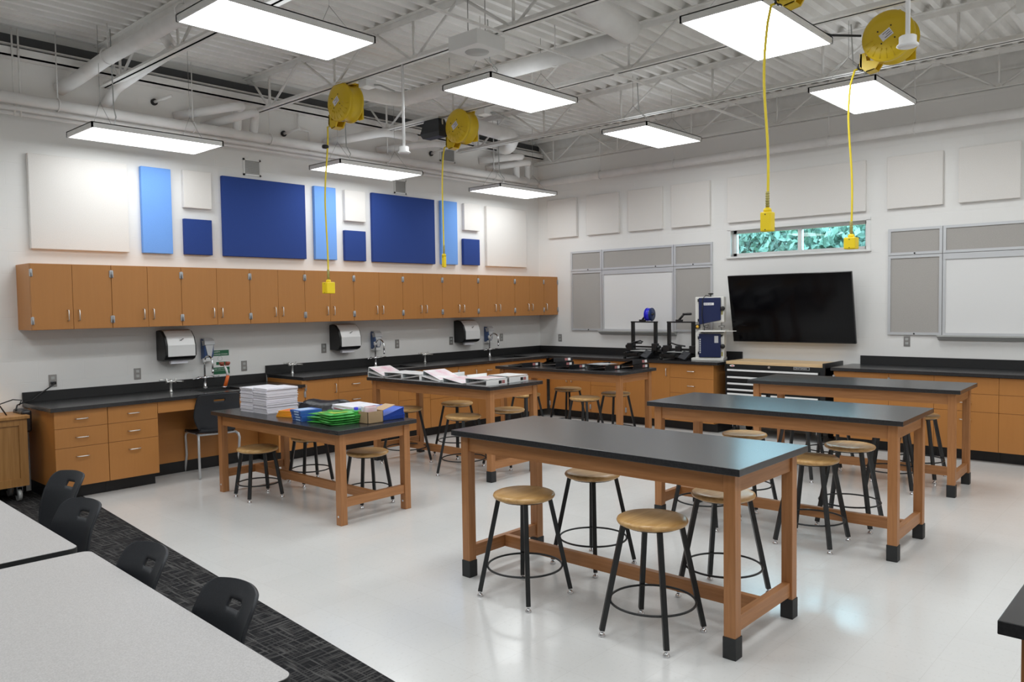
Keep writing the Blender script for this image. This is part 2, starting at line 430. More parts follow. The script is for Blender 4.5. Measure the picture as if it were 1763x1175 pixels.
pipe('round_duct', 'large round duct elbow hanging above the middle of the room', [(-3.98, -4.42, 4.02), (-4.72, -4.5, 4.04), (-4.74, -4.5, 4.27)], .115, 'duct')
pipe('wall_stub_pipe', 'left of the two capped pipes standing off the back wall left of the leftmost cord reel', [(-5.92, 0, 3.72), (-5.36, -.42, 3.86), (-5.30, -.2, 3.86), (-5.30, -.16, 3.6)], .045)
pipe('wall_stub_pipe', 'right of the two capped pipes standing off the back wall left of the leftmost cord reel', [(-5.62, 0, 3.66), (-5.18, -.36, 3.83), (-5.10, -.2, 3.83), (-5.10, -.16, 3.6)], .045)
pipe('wall_stub_pipe', 'capped pipe standing off the back wall behind the leftmost cord', [(-4.05, 0, 3.70), (-3.5, -.5, 3.84), (-3.0, -.5, 3.84)], .05)
pipe('wall_stub_pipe', 'long capped pipe standing off the back wall behind the white sensor pole', [(-3.25, 0, 3.72), (-2.6, -.42, 3.84), (-2.2, -.42, 3.84)], .045)
pipe('wall_stub_pipe', 'upper of the two pipes leaving the back wall near the corner', [(-1.35, 0, 3.82), (-.75, -.35, 3.92), (-.70, -.17, 3.92), (-.70, -.17, 3.6)], .05)
pipe('wall_stub_pipe', 'lower of the two pipes leaving the back wall near the corner', [(-1.2, 0, 3.72), (-.55, -.3, 3.86), (-.45, -.17, 3.86), (-.45, -.17, 3.6)], .045)
pipe('wall_duct', 'short fat duct turning into the back wall above the upper vent', [(-2.6, -.9, 4.05), (-1.4, -.75, 4.05), (-1.0, -.3, 4.02), (-1.0, 0, 4.0)], .095, 'duct')
for i, (x, z, l) in enumerate(((-6.13, 3.83, 'small capped drain stub on the back wall beside the insulated pipes'), (-4.62, 3.73, 'small capped drain stub on the back wall left of the leftmost cord reel'), (-2.3, 3.80, 'small capped drain stub on the back wall left of the upper vent'))):
    t = thing('drain_stub', l, 'pipe', (x, 0, z), 0, 'capped drain stubs')
    B().cyl((0, -.01, 0), (.10, -.20, .05), .016).done('stub', 'duct', t); B().cyl((0, 0, 0), (0, -.02, 0), .034).done('collar', 'black', t)
pipe('gas_conduit', 'thin bent white conduit on the back wall left of the leftmost cord reel', [(-4.45, -.05, 4.1), (-4.45, -.05, 3.80), (-4.30, -.05, 3.80), (-4.30, -.05, 3.55)], .014)
for x in (-7.45, -7.40): tag(B().tube([(x, -.14, 3.45), (x, -.14, 4.24)], .008, 6).done('hanger_rod', 'joist'), 'thin hanger rods at the far upper left of the back wall', 'rod', 'hanger rods')

# ---- light panels
def light(x, y, z, label):
    t = thing('led_panel_light', label, 'ceiling light', (x, y, z), 0, 'suspended light panels')
    W, D, h = .61, .305, .05
    b = B(); e = .014
    b.box(-W, -D, 0, W, -D + e, h); b.box(-W, D - e, 0, W, D, h); b.box(-W, -D, 0, -W + e, D, h); b.box(W - e, -D, 0, W, D, h); b.box(-W, -D, h - .008, W, D, h)
    b.done('light_frame', 'white', t)
    B().quad((-W + e, -D + e, .006), (-W + e, D - e, .006), (W - e, D - e, .006), (W - e, -D + e, .006)).done('diffuser', 'light' if z > 3.5 else 'light_low', t)
    B().quad((-W + .03, -D + .03, h + .002), (W - .03, -D + .03, h + .002), (W - .03, D - .03, h + .002), (-W + .03, D - .03, h + .002)).done('added_fill_sheet', 'ceiling_fill', t)  # glowing sheet added above the panel to brighten the deck, no fixture part
    top = ZD - z
    for sx in (-.42, .42):
        b = B()
        for sy in (-.25, .25): b.tube([(sx, sy, h), (sx, 0, .30)], .0022, 5)
        b.tube([(sx, 0, .30), (sx, 0, top)], .0022, 5)
        b.done('hanging_wire', 'steel', t)
    B().tube([(-.35, -.1, h), (-.33, -.12, .16), (-.30, .0, .27), (-.30, .02, top)], .006, 6).done('power_cord', 'greymetal', t)
    return t
for x, y, z, l in ((-6.66, -3.27, 3.63, 'large bright panel light in the upper left over the nearest corner of the ceiling'), (-4.21, -3.27, 3.63, 'panel light between the white square speaker and the second cord reel'),
                   (-1.66, -3.2, 3.63, 'small-looking panel light over the whiteboard corner of the room'), (-4.21, -5.71, 3.63, 'panel light crossed by the long yellow cord above the front lab table'),
                   (-1.72, -5.62, 3.63, 'panel light crossed by the yellow cord in front of the window'), (-6.48, -.63, 3.28, 'low panel light hanging before the large cream panel on the back wall'),
                   (-3.90, -.65, 3.28, 'low panel light hanging before the middle of the back wall'), (-1.30, -.65, 3.28, 'low panel light hanging in the far corner of the room'),
                   (-6.66, -5.71, 3.63, 'panel light over the front lab table above the picture'), (-9.1, -3.27, 3.63, 'panel light above the near grey tables'), (-9.1, -5.71, 3.63, 'panel light above the near end of the grey tables'),
                   (-4.21, -8.15, 3.63, 'panel light above the right hand end of the room'), (-1.72, -8.1, 3.63, 'panel light beyond the right edge near the window wall'), (-6.66, -8.15, 3.63, 'panel light above the table corner at lower right'),
                   (-9.1, -8.15, 3.63, 'panel light above the camera'), (-9.1, -.63, 3.28, 'low panel light at the left end of the back wall')):
    light(x, y, z, l)

# ---- yellow cord reels
def reel(x, y, z, label, ps, plug, ball=False, slack=.03):
    t = thing('cord_reel', label, 'cord reel', (x, y, z), 0, 'ceiling cord reels')
    r = .19
    prof = [(.001, -.155), (.075, -.155), (.10, -.150), (.125, -.150), (.178, -.128), (r, -.118), (r, -.098), (.170, -.092), (.168, -.05), (.168, .02), (.184, .028), (.184, .045), (.001, .05)]
    B().lathe(prof, (0, 0, 0), 'x', 40).done('drum', 'yellow', t)
    b = B()
    for k in range(9):
        a = -PI * .92 + k * PI * .84 / 8 - PI / 2 + PI / 2
        c, s_ = math.cos(a), math.sin(a)
        b.tube([(-.153, c * .10, s_ * .10), (-.133, c * .172, s_ * .172)], .0045, 6)
    b.done('rib', 'yellow', t)
    b = B()
    b.box(.05, -.11, -.14, .062, .11, .19); b.box(-.05, -.07, .178, .062, .07, .197); b.box(.05, -.15, -.17, .066, -.08, -.06); b.done('mounting_bracket', 'yellow', t)
    b = B()
    b.prism([(.06, -.165), (.10, -.225), (.165, -.235), (.215, -.18), (.205, -.09), (.17, -.085), (.16, -.15)], -.10, -.086, 'x')
    b.prism([(.06, -.165), (.10, -.225), (.165, -.235), (.215, -.18), (.205, -.09), (.17, -.085), (.16, -.15)], -.01, .004, 'x')
    b.box(-.10, .195, -.20, .004, .210, -.09); b.prism([(.10, -.225), (.165, -.235), (.165, -.228), (.10, -.218)], -.1, .0, 'x')
    b.done('outlet_arm', 'yellow', t)
    b = B(); b.cyl((-.05, .20, -.175), (-.05, .232, -.185), .022); b.cyl((-.05, .21, -.16), (-.05, .228, -.20), .028); b.done('cord_stop', 'black', t)
    b = B(); b.xf(Matrix.Identity(4)); b.box(-.1575, -.045, -.03, -.1555, .045, .03); b.xf(Matrix.Rotation(math.radians(-32), 4, 'X')); b.done('data_label', 'paper', t)
    b = B()
    for k in range(3): b.box(-.1585, -.038, .014 - k * .016, -.1573, .02 - (k % 2) * .02, .018 - k * .016)
    b.xf(Matrix.Rotation(math.radians(-32), 4, 'X')); b.done('label_print', 'steel_black', t)
    b = B()
    for k in range(4):
        a = k * PI / 2 + .5; b.cyl((-.158, .07 * math.cos(a), .07 * math.sin(a)), (-.150, .07 * math.cos(a), .07 * math.sin(a)), .006, 8)
    b.done('screw', 'black', t)
    # cord hangs from the arm
    zp = plug - z; x0, y0 = -.11, .235; P = [(x0 + .06, y0 - .02, -.183), (x0 + .03, y0 + .02, -.20)]
    n = 14
    for k in range(1, n + 1):
        s = k / n; P.append((x0 + slack * math.sin(s * 7 + x) * (1 - s) * .6, y0 + .03 + slack * math.sin(s * 5 + y) * (1 - s), -.22 + (zp + .22) * s))
    B().tube(P, .0085, 8).done('cord', 'yellow_cord', t)
    e = P[-1]
    b = B(); b.cyl((e[0], e[1], zp), (e[0], e[1], zp + .10), .011, 10)
    for k in range(6): b.torus((e[0], e[1], zp + .012 + k * .015), .011, .003, 'z', 10, 5)
    b.done('strain_relief', 'khaki', t)
    b = B()
    b.lathe([(.012, .0), (.024, -.008), (.026, -.03)], (e[0], e[1], zp), 'z', 14)
    b.box(e[0] - ps[0] / 2, e[1] - ps[1] / 2, zp - .03 - ps[2], e[0] + ps[0] / 2, e[1] + ps[1] / 2, zp - .028, .008)
    pb = b.done('outlet_box', 'yellow_box', t)
    b = B()
    for zz in (-.045, -.02 - ps[2]): b.cyl((e[0] - ps[0] / 2 - .001, e[1], zp + zz), (e[0] - ps[0] / 2 + .004, e[1], zp + zz), .004, 8)
    b.done('screw', 'steel_black', pb)
    if ball:
        q = P[5]; B().lathe([(.001, -.022), (.03, -.016), (.036, 0), (.03, .016), (.001, .022)], (q[0], q[1], -.40), 'z', 16).done('ball_stop', 'black', t)
    return t
reel(-4.97, -1.765, 3.70, 'leftmost yellow cord reel, its cord with a black ball stop ending before the wooden wall cabinets', (.10, .09, .115), 1.965, True)
reel(-3.38, -1.78, 3.71, 'yellow cord reel beside the dark grey box, plug hanging before a sky blue panel', (.04, .04, .13), 2.285, slack=.02)
reel(-4.90, -6.40, 3.72, 'yellow cord reel nearest the camera, cut off by the top edge, with the longest cord', (.07, .07, .12), 2.265)
reel(-3.22, -6.33, 3.68, 'yellow cord reel seen face on beside a white sensor, cord hanging before the window', (.09, .09, .09), 2.20)
for x, y, l in ((-4.98, -2.08, 'white junction box on the joist beside the leftmost cord reel'), (-3.38, -2.10, 'white junction box on the joist beside the second cord reel'), (-3.44, -5.72, 'white junction box with a dark cable left of the face-on cord reel')):
    t = thing('junction_box', l, 'junction box', (x, y, 3.80), 0, 'junction boxes for the reels')
    B().box(-.06, -.06, -.005, .06, .06, .065, .004).done('box_body', 'whitegloss', t)
    B().tube([(.04, -.06, .02), (.05, -.14, .0), (.06, -.2, -.03), (.09, -.3 if y > -4 else -.42, -.08)], .009, 8).done('flex_cable', 'greymetal' if y > -4 else 'rubber', t)

# ---- speakers, sensors
def speaker(x, y, z, l):
    t = thing('ceiling_speaker', l, 'speaker', (x, y, z), 0, 'square ceiling speakers')
    B().box(-.165, -.165, 0, .165, .165, .12, .006).done('speaker_box', 'white', t)
    B().lathe([(.001, -.004), (.095, -.004), (.10, 0.001)], (0, 0, 0), 'z', 28).done('speaker_grille', 'greymetal', t)
    b = B(); b.tube([(-.1, 0, .12), (-.1, 0, ZD - z)], .004, 6); b.tube([(.1, 0, .12), (.1, 0, ZD - z)], .004, 6); b.done('hanging_rod', 'steel', t)
speaker(-5.11, -3.70, 3.745, 'white square speaker box hanging from a joist at top centre')
speaker(-2.80, -7.26, 3.74, 'white square speaker box cut off by the right edge at the top')
for x, y, l in ((-5.06, -2.70, 'white pole mounted sensor hanging between the two far cord reels'), (-5.02, -6.95, 'white pole mounted sensor hanging in front of the face-on cord reel')):
    t = thing('pole_sensor', l, 'sensor', (x, y, 3.07), 0, 'pole mounted sensors')
    B().cyl((0, 0, .05), (0, 0, .82), .013, 12).done('pole', 'whitegloss', t)
    B().lathe([(.001, 0), (.045, 0.0), (.058, .008), (.055, .014), (.045, .024), (.045, .058), (.04, .062), (.014, .066), (.001, .066)], (0, 0, 0), 'z', 24).done('sensor_head', 'whitegloss', t)
t = thing('dark_wall_unit', 'dark grey hooded box hanging beside the second cord reel', 'equipment box', (-3.47, -1.37, 3.88), 0)
b = B(); b.loft([[(-.05, -.12, -.035), (.05, -.12, -.035), (.05, .12, -.035), (-.05, .12, -.035)], [(-.08, -.165, -.19), (.08, -.165, -.19), (.08, .165, -.19), (-.08, .165, -.19)], [(-.06, -.14, -.24), (.06, -.14, -.24), (.06, .14, -.24), (-.06, .14, -.24)]], smooth=False); b.done('unit_body', 'chair', t)
b = B(); b.box(-.055, -.13, -.034, .055, .13, -.012); b.box(-.01, -.14, -.03, .01, -.125, -.2); b.done('mount_bracket', 'satin', t)

# ================================================================== WALL PANELS
def panel(name, label, box, m, group):
    x0, y0, z0, x1, y1, z1 = box
    tag(B().box(x0, y0, z0, x1, y1, z1, .006).done(name, m), label, 'wall panel', group)
G = 'acoustic panels on the back wall'
for x0, x1, z0, z1, m, l in (
    (-7.335, -6.445, 2.265, 3.15, 'fabric_white', 'largest cream square panel at the left end of the back wall'),
    (-6.310, -6.000, 2.265, 3.15, 'fabric_sky', 'tall sky blue strip panel next to the large cream square at left'),
    (-5.870, -5.555, 2.765, 3.165, 'fabric_white', 'small cream panel left of the first big navy panel, above a small navy one'),
    (-5.872, -5.562, 2.267, 2.648, 'fabric_navy', 'small navy panel left of the first big navy panel'),
    (-5.430, -4.375, 2.265, 3.15, 'fabric_navy', 'first big navy panel, the wider one below the left vent'),
    (-4.247, -3.935, 2.268, 3.158, 'fabric_sky', 'tall sky blue strip panel between the two big navy panels'),
    (-3.800, -3.482, 2.766, 3.155, 'fabric_white', 'small cream panel between the two big navy panels'),
    (-3.812, -3.486, 2.265, 2.648, 'fabric_navy', 'small navy panel between the two big navy panels'),
    (-3.375, -2.290, 2.264, 3.158, 'fabric_navy', 'second big navy panel, the one nearer the corner'),
    (-2.168, -1.855, 2.267, 3.163, 'fabric_sky', 'tall sky blue strip panel nearest the corner, behind a yellow plug'),
    (-1.715, -1.395, 2.775, 3.163, 'fabric_white', 'small cream panel nearest the corner'),
    (-1.736, -1.404, 2.270, 2.650, 'fabric_navy', 'small navy panel nearest the corner'),
    (-1.250, -0.352, 2.264, 3.160, 'fabric_white', 'large cream square panel beside the far corner')):
    panel('acoustic_panel', l, (x0, -.05, z0, x1, -.0015, z1), m, G)
G = 'acoustic panels on the window wall'
for y0, y1, l in ((-.232, -.806, 'cream square panel nearest the corner on the window wall'), (-.995, -1.585, 'second cream square panel from the corner on the window wall'),
                  (-1.752, -2.325, 'third cream square panel from the corner on the window wall'), (-2.472, -3.068, 'cream square panel just left of the long one over the window'),
                  (-3.325, -5.088, 'long cream panel above the window'), (-5.325, -5.91, 'cream square panel just right of the long one over the window'),
                  (-6.065, -6.645, 'cream square panel at the right edge of the window wall')):
    panel('acoustic_panel', l, (-.05, y0, 2.722, -.0015, y1, 3.318), 'fabric_white', G)

def vent(x, z, w_, h_, l):
    t = thing('wall_vent', l, 'vent', (x, 0, z), 0, 'wall vents')
    b = B(); e = .02
    b.box(0, -.012, 0, w_, 0, e); b.box(0, -.012, h_ - e, w_, 0, h_); b.box(0, -.012, 0, e, 0, h_); b.box(w_ - e, -.012, 0, w_, 0, h_); b.done('vent_frame', 'white', t)
    B().box(e, -.003, e, w_ - e, -.001, h_ - e).done('vent_backing', 'steel', t)
    b = B(); k = e + .008
    while k < h_ - e: b.box(e, -.010, k, w_ - e, -.004, k + .006); k += .0155
    b.done('louvre', 'greymetal', t)
vent(-5.15, 3.19, .22, .19, 'small louvred vent above the first big navy panel')
vent(-2.97, 3.19, .21, .19, 'small louvred vent above the second big navy panel, behind the middle low light')
vent(-2.13, 3.72, .29, .20, 'higher louvred vent above the wall pipes near the second yellow cord')
# ================================================================== CASEWORK
def pull(name, parent, c, axis, L=.10, out=.028):
    """wire pull on a front facing -Y; c = centre on the front face"""
    x, y, z = c
    d = (L / 2, 0, 0) if axis == 'x' else (0, 0, L / 2)
    P = [(x - d[0], y, z - d[2]), (x - d[0], y - out * .75, z - d[2]), (x - d[0] * .86, y - out, z - d[2] * .86), (x + d[0] * .86, y - out, z + d[2] * .86), (x + d[0], y - out * .75, z + d[2]), (x + d[0], y, z + d[2])]
    return B().tube(P, .0048, 8).done(name, 'satin', parent)

def hinge(parent, x, y, z):
    b = B(); b.box(x - .013, y - .008, z - .032, x + .013, y + .003, z + .032, .001); b.cyl((x, y - .008, z - .036), (x, y - .008, z + .036), .005, 8)
    return b.done('hinge', 'hinge', parent)

UX = [-7.455, -6.765, -6.085, -5.325, -4.635, -3.945, -3.175, -2.485, -1.795, -1.02, -.344]
ORD = ['first', 'second', 'third', 'fourth', 'fifth', 'sixth', 'seventh', 'eighth', 'ninth', 'tenth']
ZB, ZT, YD = 1.512, 2.112, -.365
def upper(x0, x1, label, single=False):
    w_ = x1 - x0; h = ZT - ZB
    t = thing('wall_cabinet', label, 'cabinet', (x0, 0, ZB), 0, 'upper wall cabinets')
    b = B(); b.box(0.001, YD, 0, w_ - .001, 0, h); b.done('carcass', 'maple_z', t)
    ds = [(0.002, w_ - .002)] if single else [(.002, w_ / 2 - .0015), (w_ / 2 + .0015, w_ - .002)]
    for i, (a, c) in enumerate(ds):
        d = B().box(a, YD - .021, .002, c, YD - .001, h - .002, .0015).done('door', 'maple_z', t)
        hx = a + .045 if (i == 1 or single) else c - .045
        pull('handle', d, (hx, YD - .021, .128), 'z', .098)
        ox = (c - .004) if (i == 1 or single) else (a + .004)
        for z in (.085, h - .085): hinge(d, ox, YD - .021, z)
    return t
for i in range(10):
    upper(UX[i], UX[i + 1], '%s double-door wall cabinet from the left of the upper row' % ORD[i])
upper(UX[10], -.004, 'narrow single-door wooden wall cabinet ending the upper row against the window wall', True)

def base(name, label, w_, fronts, loc, rz, z1, depth=.66, m='maple_z', z0=.115, group='base cabinets', kick=True):
    t = thing(name, label, 'cabinet', loc, rz, group)
    b = B(); b.box(0.0015, 0, z0, w_ - .0015, depth, z1); b.done('carcass', m, t)
    if kick: B().box(0, .085, 0, w_, depth, z0).done('toe_kick', 'kick', t)
    for kind, a, c, za, zb, hd in fronts:
        d = B().box(a + .0015, -.02, za + .0015, c - .0015, -.0005, zb - .0015, .0012).done(kind, m if kind == 'door' else m, t)
        if hd == 'h': pull('handle', d, ((a + c) / 2, -.02, (za + zb) / 2 if zb - za < .22 else zb - .085), 'x', .10)
        elif hd == 'l': pull('handle', d, (a + .045, -.02, zb - .115), 'z', .098)
        elif hd == 'r': pull('handle', d, (c - .045, -.02, zb - .115), 'z', .098)
        if kind == 'door':
            ox = c - .004 if hd == 'l' else a + .004
            for z in (za + .08, zb - .08): hinge(d, ox, -.02, z)
    return t
def drawers(a, c, zs, hs=None): return [('drawer', a, c, zs[i + 1], zs[i], 'h') for i in range(len(zs) - 1)]
FA = -.70
LOWZ = [.80, .643, .470, .118]
base('drawer_base_cabinet', 'three-drawer wooden base cabinet at the open left end of the low counter', .445, drawers(0, .445, LOWZ), (-7.415, FA, 0), 0, .80)
base('drawer_base_cabinet', 'three-drawer wooden base cabinet beside the knee space with the dark chair', .455, drawers(0, .455, LOWZ), (-6.968, FA, 0), 0, .80)
t = thing('knee_space_panel', 'open wooden knee space under the low counter where the dark chair stands', 'knee space', (-6.51, FA, 0), 0)
B().box(0, -.018, .69, 1.28, .0, .80).done('front_rail', 'maple_x', t); B().box(0, .40, .115, 1.28, .42, .80).done('back_panel', 'maple_x', t); B().box(0, .395, 0, 1.28, .41, .115).done('toe_kick', 'kick', t)
base('sink_base_cabinet', 'wooden base cabinet right of the knee space at the step in the counter', .345, [('door', 0, .345, .118, .80, 'l')], (-5.228, FA, 0), 0, .80)
HZ = [.872, .70, .51, .118]
def hi_unit(label, x0, w_, split, first='door'):
    a = [('door', 0, split, .118, .872, 'r')] + drawers(split, w_, HZ)
    base('base_cabinet', label, w_, a, (x0, FA, 0), 0, .876)
hi_unit('base cabinet with a tall door and three drawers at the left end of the high counter', -4.88, .925, .44)
hi_unit('base cabinet with a tall door and three drawers left of the white binders', -3.953, .46 + .46, .40)
base('drawer_base_cabinet', 'three-drawer base cabinet behind the table of white binders', .50, drawers(0, .50, [.872, .70, .48, .118]), (-3.03, FA, 0), 0, .876)
hi_unit('base cabinet with door and drawers behind the right end of the white binders', -2.528, .80, .36)
base('corner_base_cabinet', 'plain wooden corner base cabinet behind the black binders', 1.05, [('panel', 0, 1.02, .118, .872, None)], (-1.726, FA, 0), 0, .876)
FBX = -.64
def bB(label, y0, w_, fr, name='base_cabinet', z1=.876): base(name, label, w_, fr, (FBX, y0, 0), -PI / 2, z1, .62)
bB('wooden base cabinet nearest the corner on the window wall behind the black binders', -.742, .76, [('drawer', .0, .76, .70, .872, 'h'), ('door', 0, .38, .118, .70, 'r'), ('door', .38, .76, .118, .70, 'l')])
bB('three-drawer base cabinet under the left three-dimensional printer', -1.504, .60, drawers(0, .60, HZ), 'drawer_base_cabinet')
bB('base cabinet with door and two-handle drawers at the end of the counter beside the black tool chest', -2.106, 1.339, [('door', 0, .702, .118, .872, 'r')] + drawers(.702, 1.339, [.872, .69, .49, .118]))
xs = [-4.95, -5.544, -5.995, -6.59, -7.19, -7.79, -8.39, -8.99]
NM = ['plain-fronted base cabinet right beside the black tool chest', 'narrow base cabinet behind the farthest table right of the tool chest', 'drawer base cabinet seen between the legs of the farthest table', 'drawer base cabinet at the right edge of the window wall counter',
      'second drawer cabinet past the right edge of the view', 'third drawer cabinet past the right edge of the view', 'fourth drawer cabinet past the right edge of the view']
for i in range(7):
    w_ = xs[i] - xs[i + 1]
    fr = [('door', 0, w_, .118, .872, 'r')] if i < 2 else drawers(0, w_, [.872, .70, .516, .118])
    bB(NM[i], xs[i], w_ - .002, fr, 'base_cabinet' if i < 2 else 'drawer_base_cabinet')

def slab(b, x0, x1, y0, y1, z0, z1, holes=()):
    """counter slab with rectangular sink openings (hx0,hx1,hy0,hy1)"""
    x = x0
    for hx0, hx1, hy0, hy1 in sorted(holes):
        b.box(x, y0, z0, hx0, y1, z1); b.box(hx0, y0, z0, hx1, hy0, z1); b.box(hx0, hy1, z0, hx1, y1, z1); x = hx1
    b.box(x, y0, z0, x1, y1, z1)
def sink(x0, x1, y0, y1, zt, label):
    t = thing('sink_basin', label, 'sink', ((x0 + x1) / 2, (y0 + y1) / 2, zt), 0, 'black drop-in sinks')
    w_, d = (x1 - x0) / 2 - .001, (y1 - y0) / 2 - .001; b = B(); e = .012; h = .022
    for a in ((-w_, -d, -h, -w_ + e, d, 0.002), (w_ - e, -d, -h, w_, d, .002), (-w_, -d, -h, w_, -d + e, .002), (-w_, d - e, -h, w_, d, .002)): b.box(*a)
    b.box(-w_, -d, -h - .005, w_, d, -h); b.done('bowl', 'epoxy_edge', t)
    B().lathe([(.001, .002), (.03, .003), (.035, 0)], (0, 0, -h), 'z', 16).done('drain', 'chrome', t)
S1 = (-5.98, -5.52, -.63, -.27)
t = thing('countertop', 'low black epoxy countertop with backsplash along the left of the back wall', 'countertop')
b = B().use('epoxy'); slab(b, -7.45, -4.90, -.755, -.002, .801, .835, [S1]); b.done('worktop', None, t)
B().box(-7.45, -.024, .8352, -4.945, -.002, .93, .002).done('backsplash', 'epoxy_edge', t)
sink(*S1, .835, 'black sink set in the low counter in front of the eyewash')
S2, S3 = (-3.62, -3.15, -.62, -.26), (-1.36, -.92, -.62, -.26)
t = thing('countertop', 'high black epoxy countertop turning the far corner, with backsplash', 'countertop')
b = B().use('epoxy'); slab(b, -4.925, -.002, -.752, -.002, .877, .912, [S2, S3]); b.box(-.70, -3.52, .877, -.002, -.752, .912); b.done('worktop', None, t)
b = B(); b.box(-4.945, -.024, .9122, -.002, -.002, 1.015, .002); b.box(-.024, -3.52, .9122, -.002, -.026, 1.015, .002); b.done('backsplash', 'epoxy_edge', t)
B().box(-4.935, -.74, .79, -4.881, -.03, .8765).done('end_panel', 'maple_y', t)
sink(*S2, .912, 'black sink in the high counter behind the table of white binders')
sink(*S3, .912, 'black sink in the high counter near the far corner')
t = thing('countertop', 'high black epoxy countertop with backsplash along the right of the window wall', 'countertop')
B().box(-.70, -9.1, .877, -.002, -4.93, .912).done('worktop', 'epoxy', t); B().box(-.024, -9.1, .9122, -.002, -5.03, 1.015, .002).done('backsplash', 'epoxy_edge', t)

# ---- faucets
def goose(x, y, z, label):
    t = thing('gooseneck_faucet', label, 'faucet', (x, y, z), 0, 'gooseneck faucets')
    b = B(); b.lathe([(.026, 0), (.026, .006), (.016, .012), (.015, .09), (.02, .095), (.02, .12), (.014, .125)], (0, 0, 0), 'z', 16)
    P = [(0, 0, .12), (0, 0, .27)] + [(0, -.09 + .09 * math.cos(a), .27 + .075 * math.sin(a)) for a in [k * PI / 8 for k in range(1, 9)]] + [(0, -.18, .20)]
    b.tube(P, .0095, 10); b.done('spout', 'chrome', t)
    B().cyl((0, -.18, .20), (0, -.18, .165), .013, 12, .009).done('nozzle', 'chrome', t)
    for s in (-1, 1):
        b = B(); b.tube([(0, 0, .105), (s * .06, -.005, .112), (s * .10, -.01, .10)], [.013, .011, .009], 8); b.tube([(s * .07, -.005, .12), (s * .15, -.03, .118 if s > 0 else .10)], [.008, .005], 8)
        b.done('lever_handle', 'chrome', t)
    B().lathe([(.012, 0), (.02, .004), (.02, .04), (.012, .046)], (0, 0, .272), 'z', 14).done('vacuum_breaker', 'whitegloss', t)
goose(-5.745, -.14, .835, 'tall chrome gooseneck faucet at the sink in the low counter')
goose(-3.44, -.13, .912, 'tall chrome gooseneck faucet under the middle blue soap dispenser')
goose(-1.315, -.13, .912, 'tall chrome gooseneck faucet nearest the far corner')
def turret(x, y, z, label):
    t = thing('double_lever_turret', label, 'service turret', (x, y, z), 0, 'double lever service turrets')
    b = B(); b.lathe([(.022, 0), (.016, .01), (.013, .02), (.013, .085), (.018, .09), (.02, .12), (.008, .13)], (0, 0, 0), 'z', 14); b.done('post', 'satin', t)
    for s in (-1, 1):
        b = B(); b.tube([(0, 0, .105), (s * .05, -.01, .105)], .011, 8); b.tube([(s * .045, -.01, .09), (s * .045, -.01, .14)], .008, 8); b.tube([(s * .045, -.01, .13 if s < 0 else .108), (s * .125, -.02, .13 if s < 0 else .10)], [.006, .009], 8); b.done('lever_handle', 'satin', t)
turret(-6.17, -.26, .835, 'double-lever service turret on the low counter left of the sink')
turret(-4.87 + .16, -.20, .912, 'double-lever service turret at the step end of the high counter')
turret(-2.62, -.16, .912, 'double-lever service turret between the two sinks of the high counter')
t = thing('eyewash_hose', 'drench hose with two dull red eyewash heads and an orange grip by the green sign', 'eyewash', (-5.60, -.30, .835), 0)
B().cyl((.0, .02, 0), (0, .02, .012), .03, 16).done('deck_flange', 'chrome', t)
B().tube([(0, .02, .0), (.005, .0, .03), (.02, -.03, .13)], [.017, .019, .017], 10).done('grip', 'orange', t)
B().tube([(.02, -.03, .13), (.01, -.01, .20), (.0, .01, .235)], [.013, .012, .012], 10).done('stem', 'whitegloss', t)
for s in (-1, 1):
    b = B(); b.tube([(0, .01, .235), (s * .03, 0, .245)], .008, 8); b.lathe([(.012, 0), (.026, .02), (.027, .035), (.02, .04)], (s * .035, -.003, .235), 'z', 14); b.done('eyewash_head', 'red_cap', t)

# ---- paper towel and soap dispensers
def towel(x, label, wide=.0):
    t = thing('towel_dispenser', label, 'paper towel dispenser', (x, 0, 1.15), 0, 'paper towel dispensers')
    side = [(0, 0), (-.14, -.005), (-.19, .012), (-.225, .055), (-.222, .16), (-.19, .245), (-.13, .305), (-.06, .318), (0, .312)]
    b = B(); b.prism(side, -.165, .165, 'x'); o = b.done('dispenser_body', 'black', t)
    md = o.modifiers.new('bevel', 'BEVEL'); md.width = .012; md.segments = 3; md.limit_method = 'ANGLE'
    f = [(-.232, .045), (-.230, .16), (-.197, .25), (-.135, .311), (-.09, .322)]
    b = B(); rings = []
    for x_, e in ((-.142, 0), (.148, 0)):
        rings.append([Vector((x_, u, v)) for u, v in f] + [Vector((x_, u + .012, v - .006)) for u, v in f[::-1]])
    b.loft(rings, True, True, False); o = b.done('front_cover', 'whitegloss', t)
    md = o.modifiers.new('bevel', 'BEVEL'); md.width = .006; md.segments = 2
    B().prism([(-.10, .0), (-.14, .0), (-.15, -.035), (-.11, -.035)], -.08, .10, 'x').done('towel_sheet', 'paper', t)
    b = B(); b.tube([(-.012, -.222, .215), (-.002, -.2235, .208), (.014, -.2195, .222), (.028, -.2185, .226)], .0035, 6); b.done('logo', 'steel_black', t)
towel(-6.03, 'black and white paper towel dispenser nearest the left, by the green sign')
towel(-3.885, 'black and white paper towel dispenser in the middle of the back wall')
towel(-1.755, 'black and white paper towel dispenser nearest the far corner')
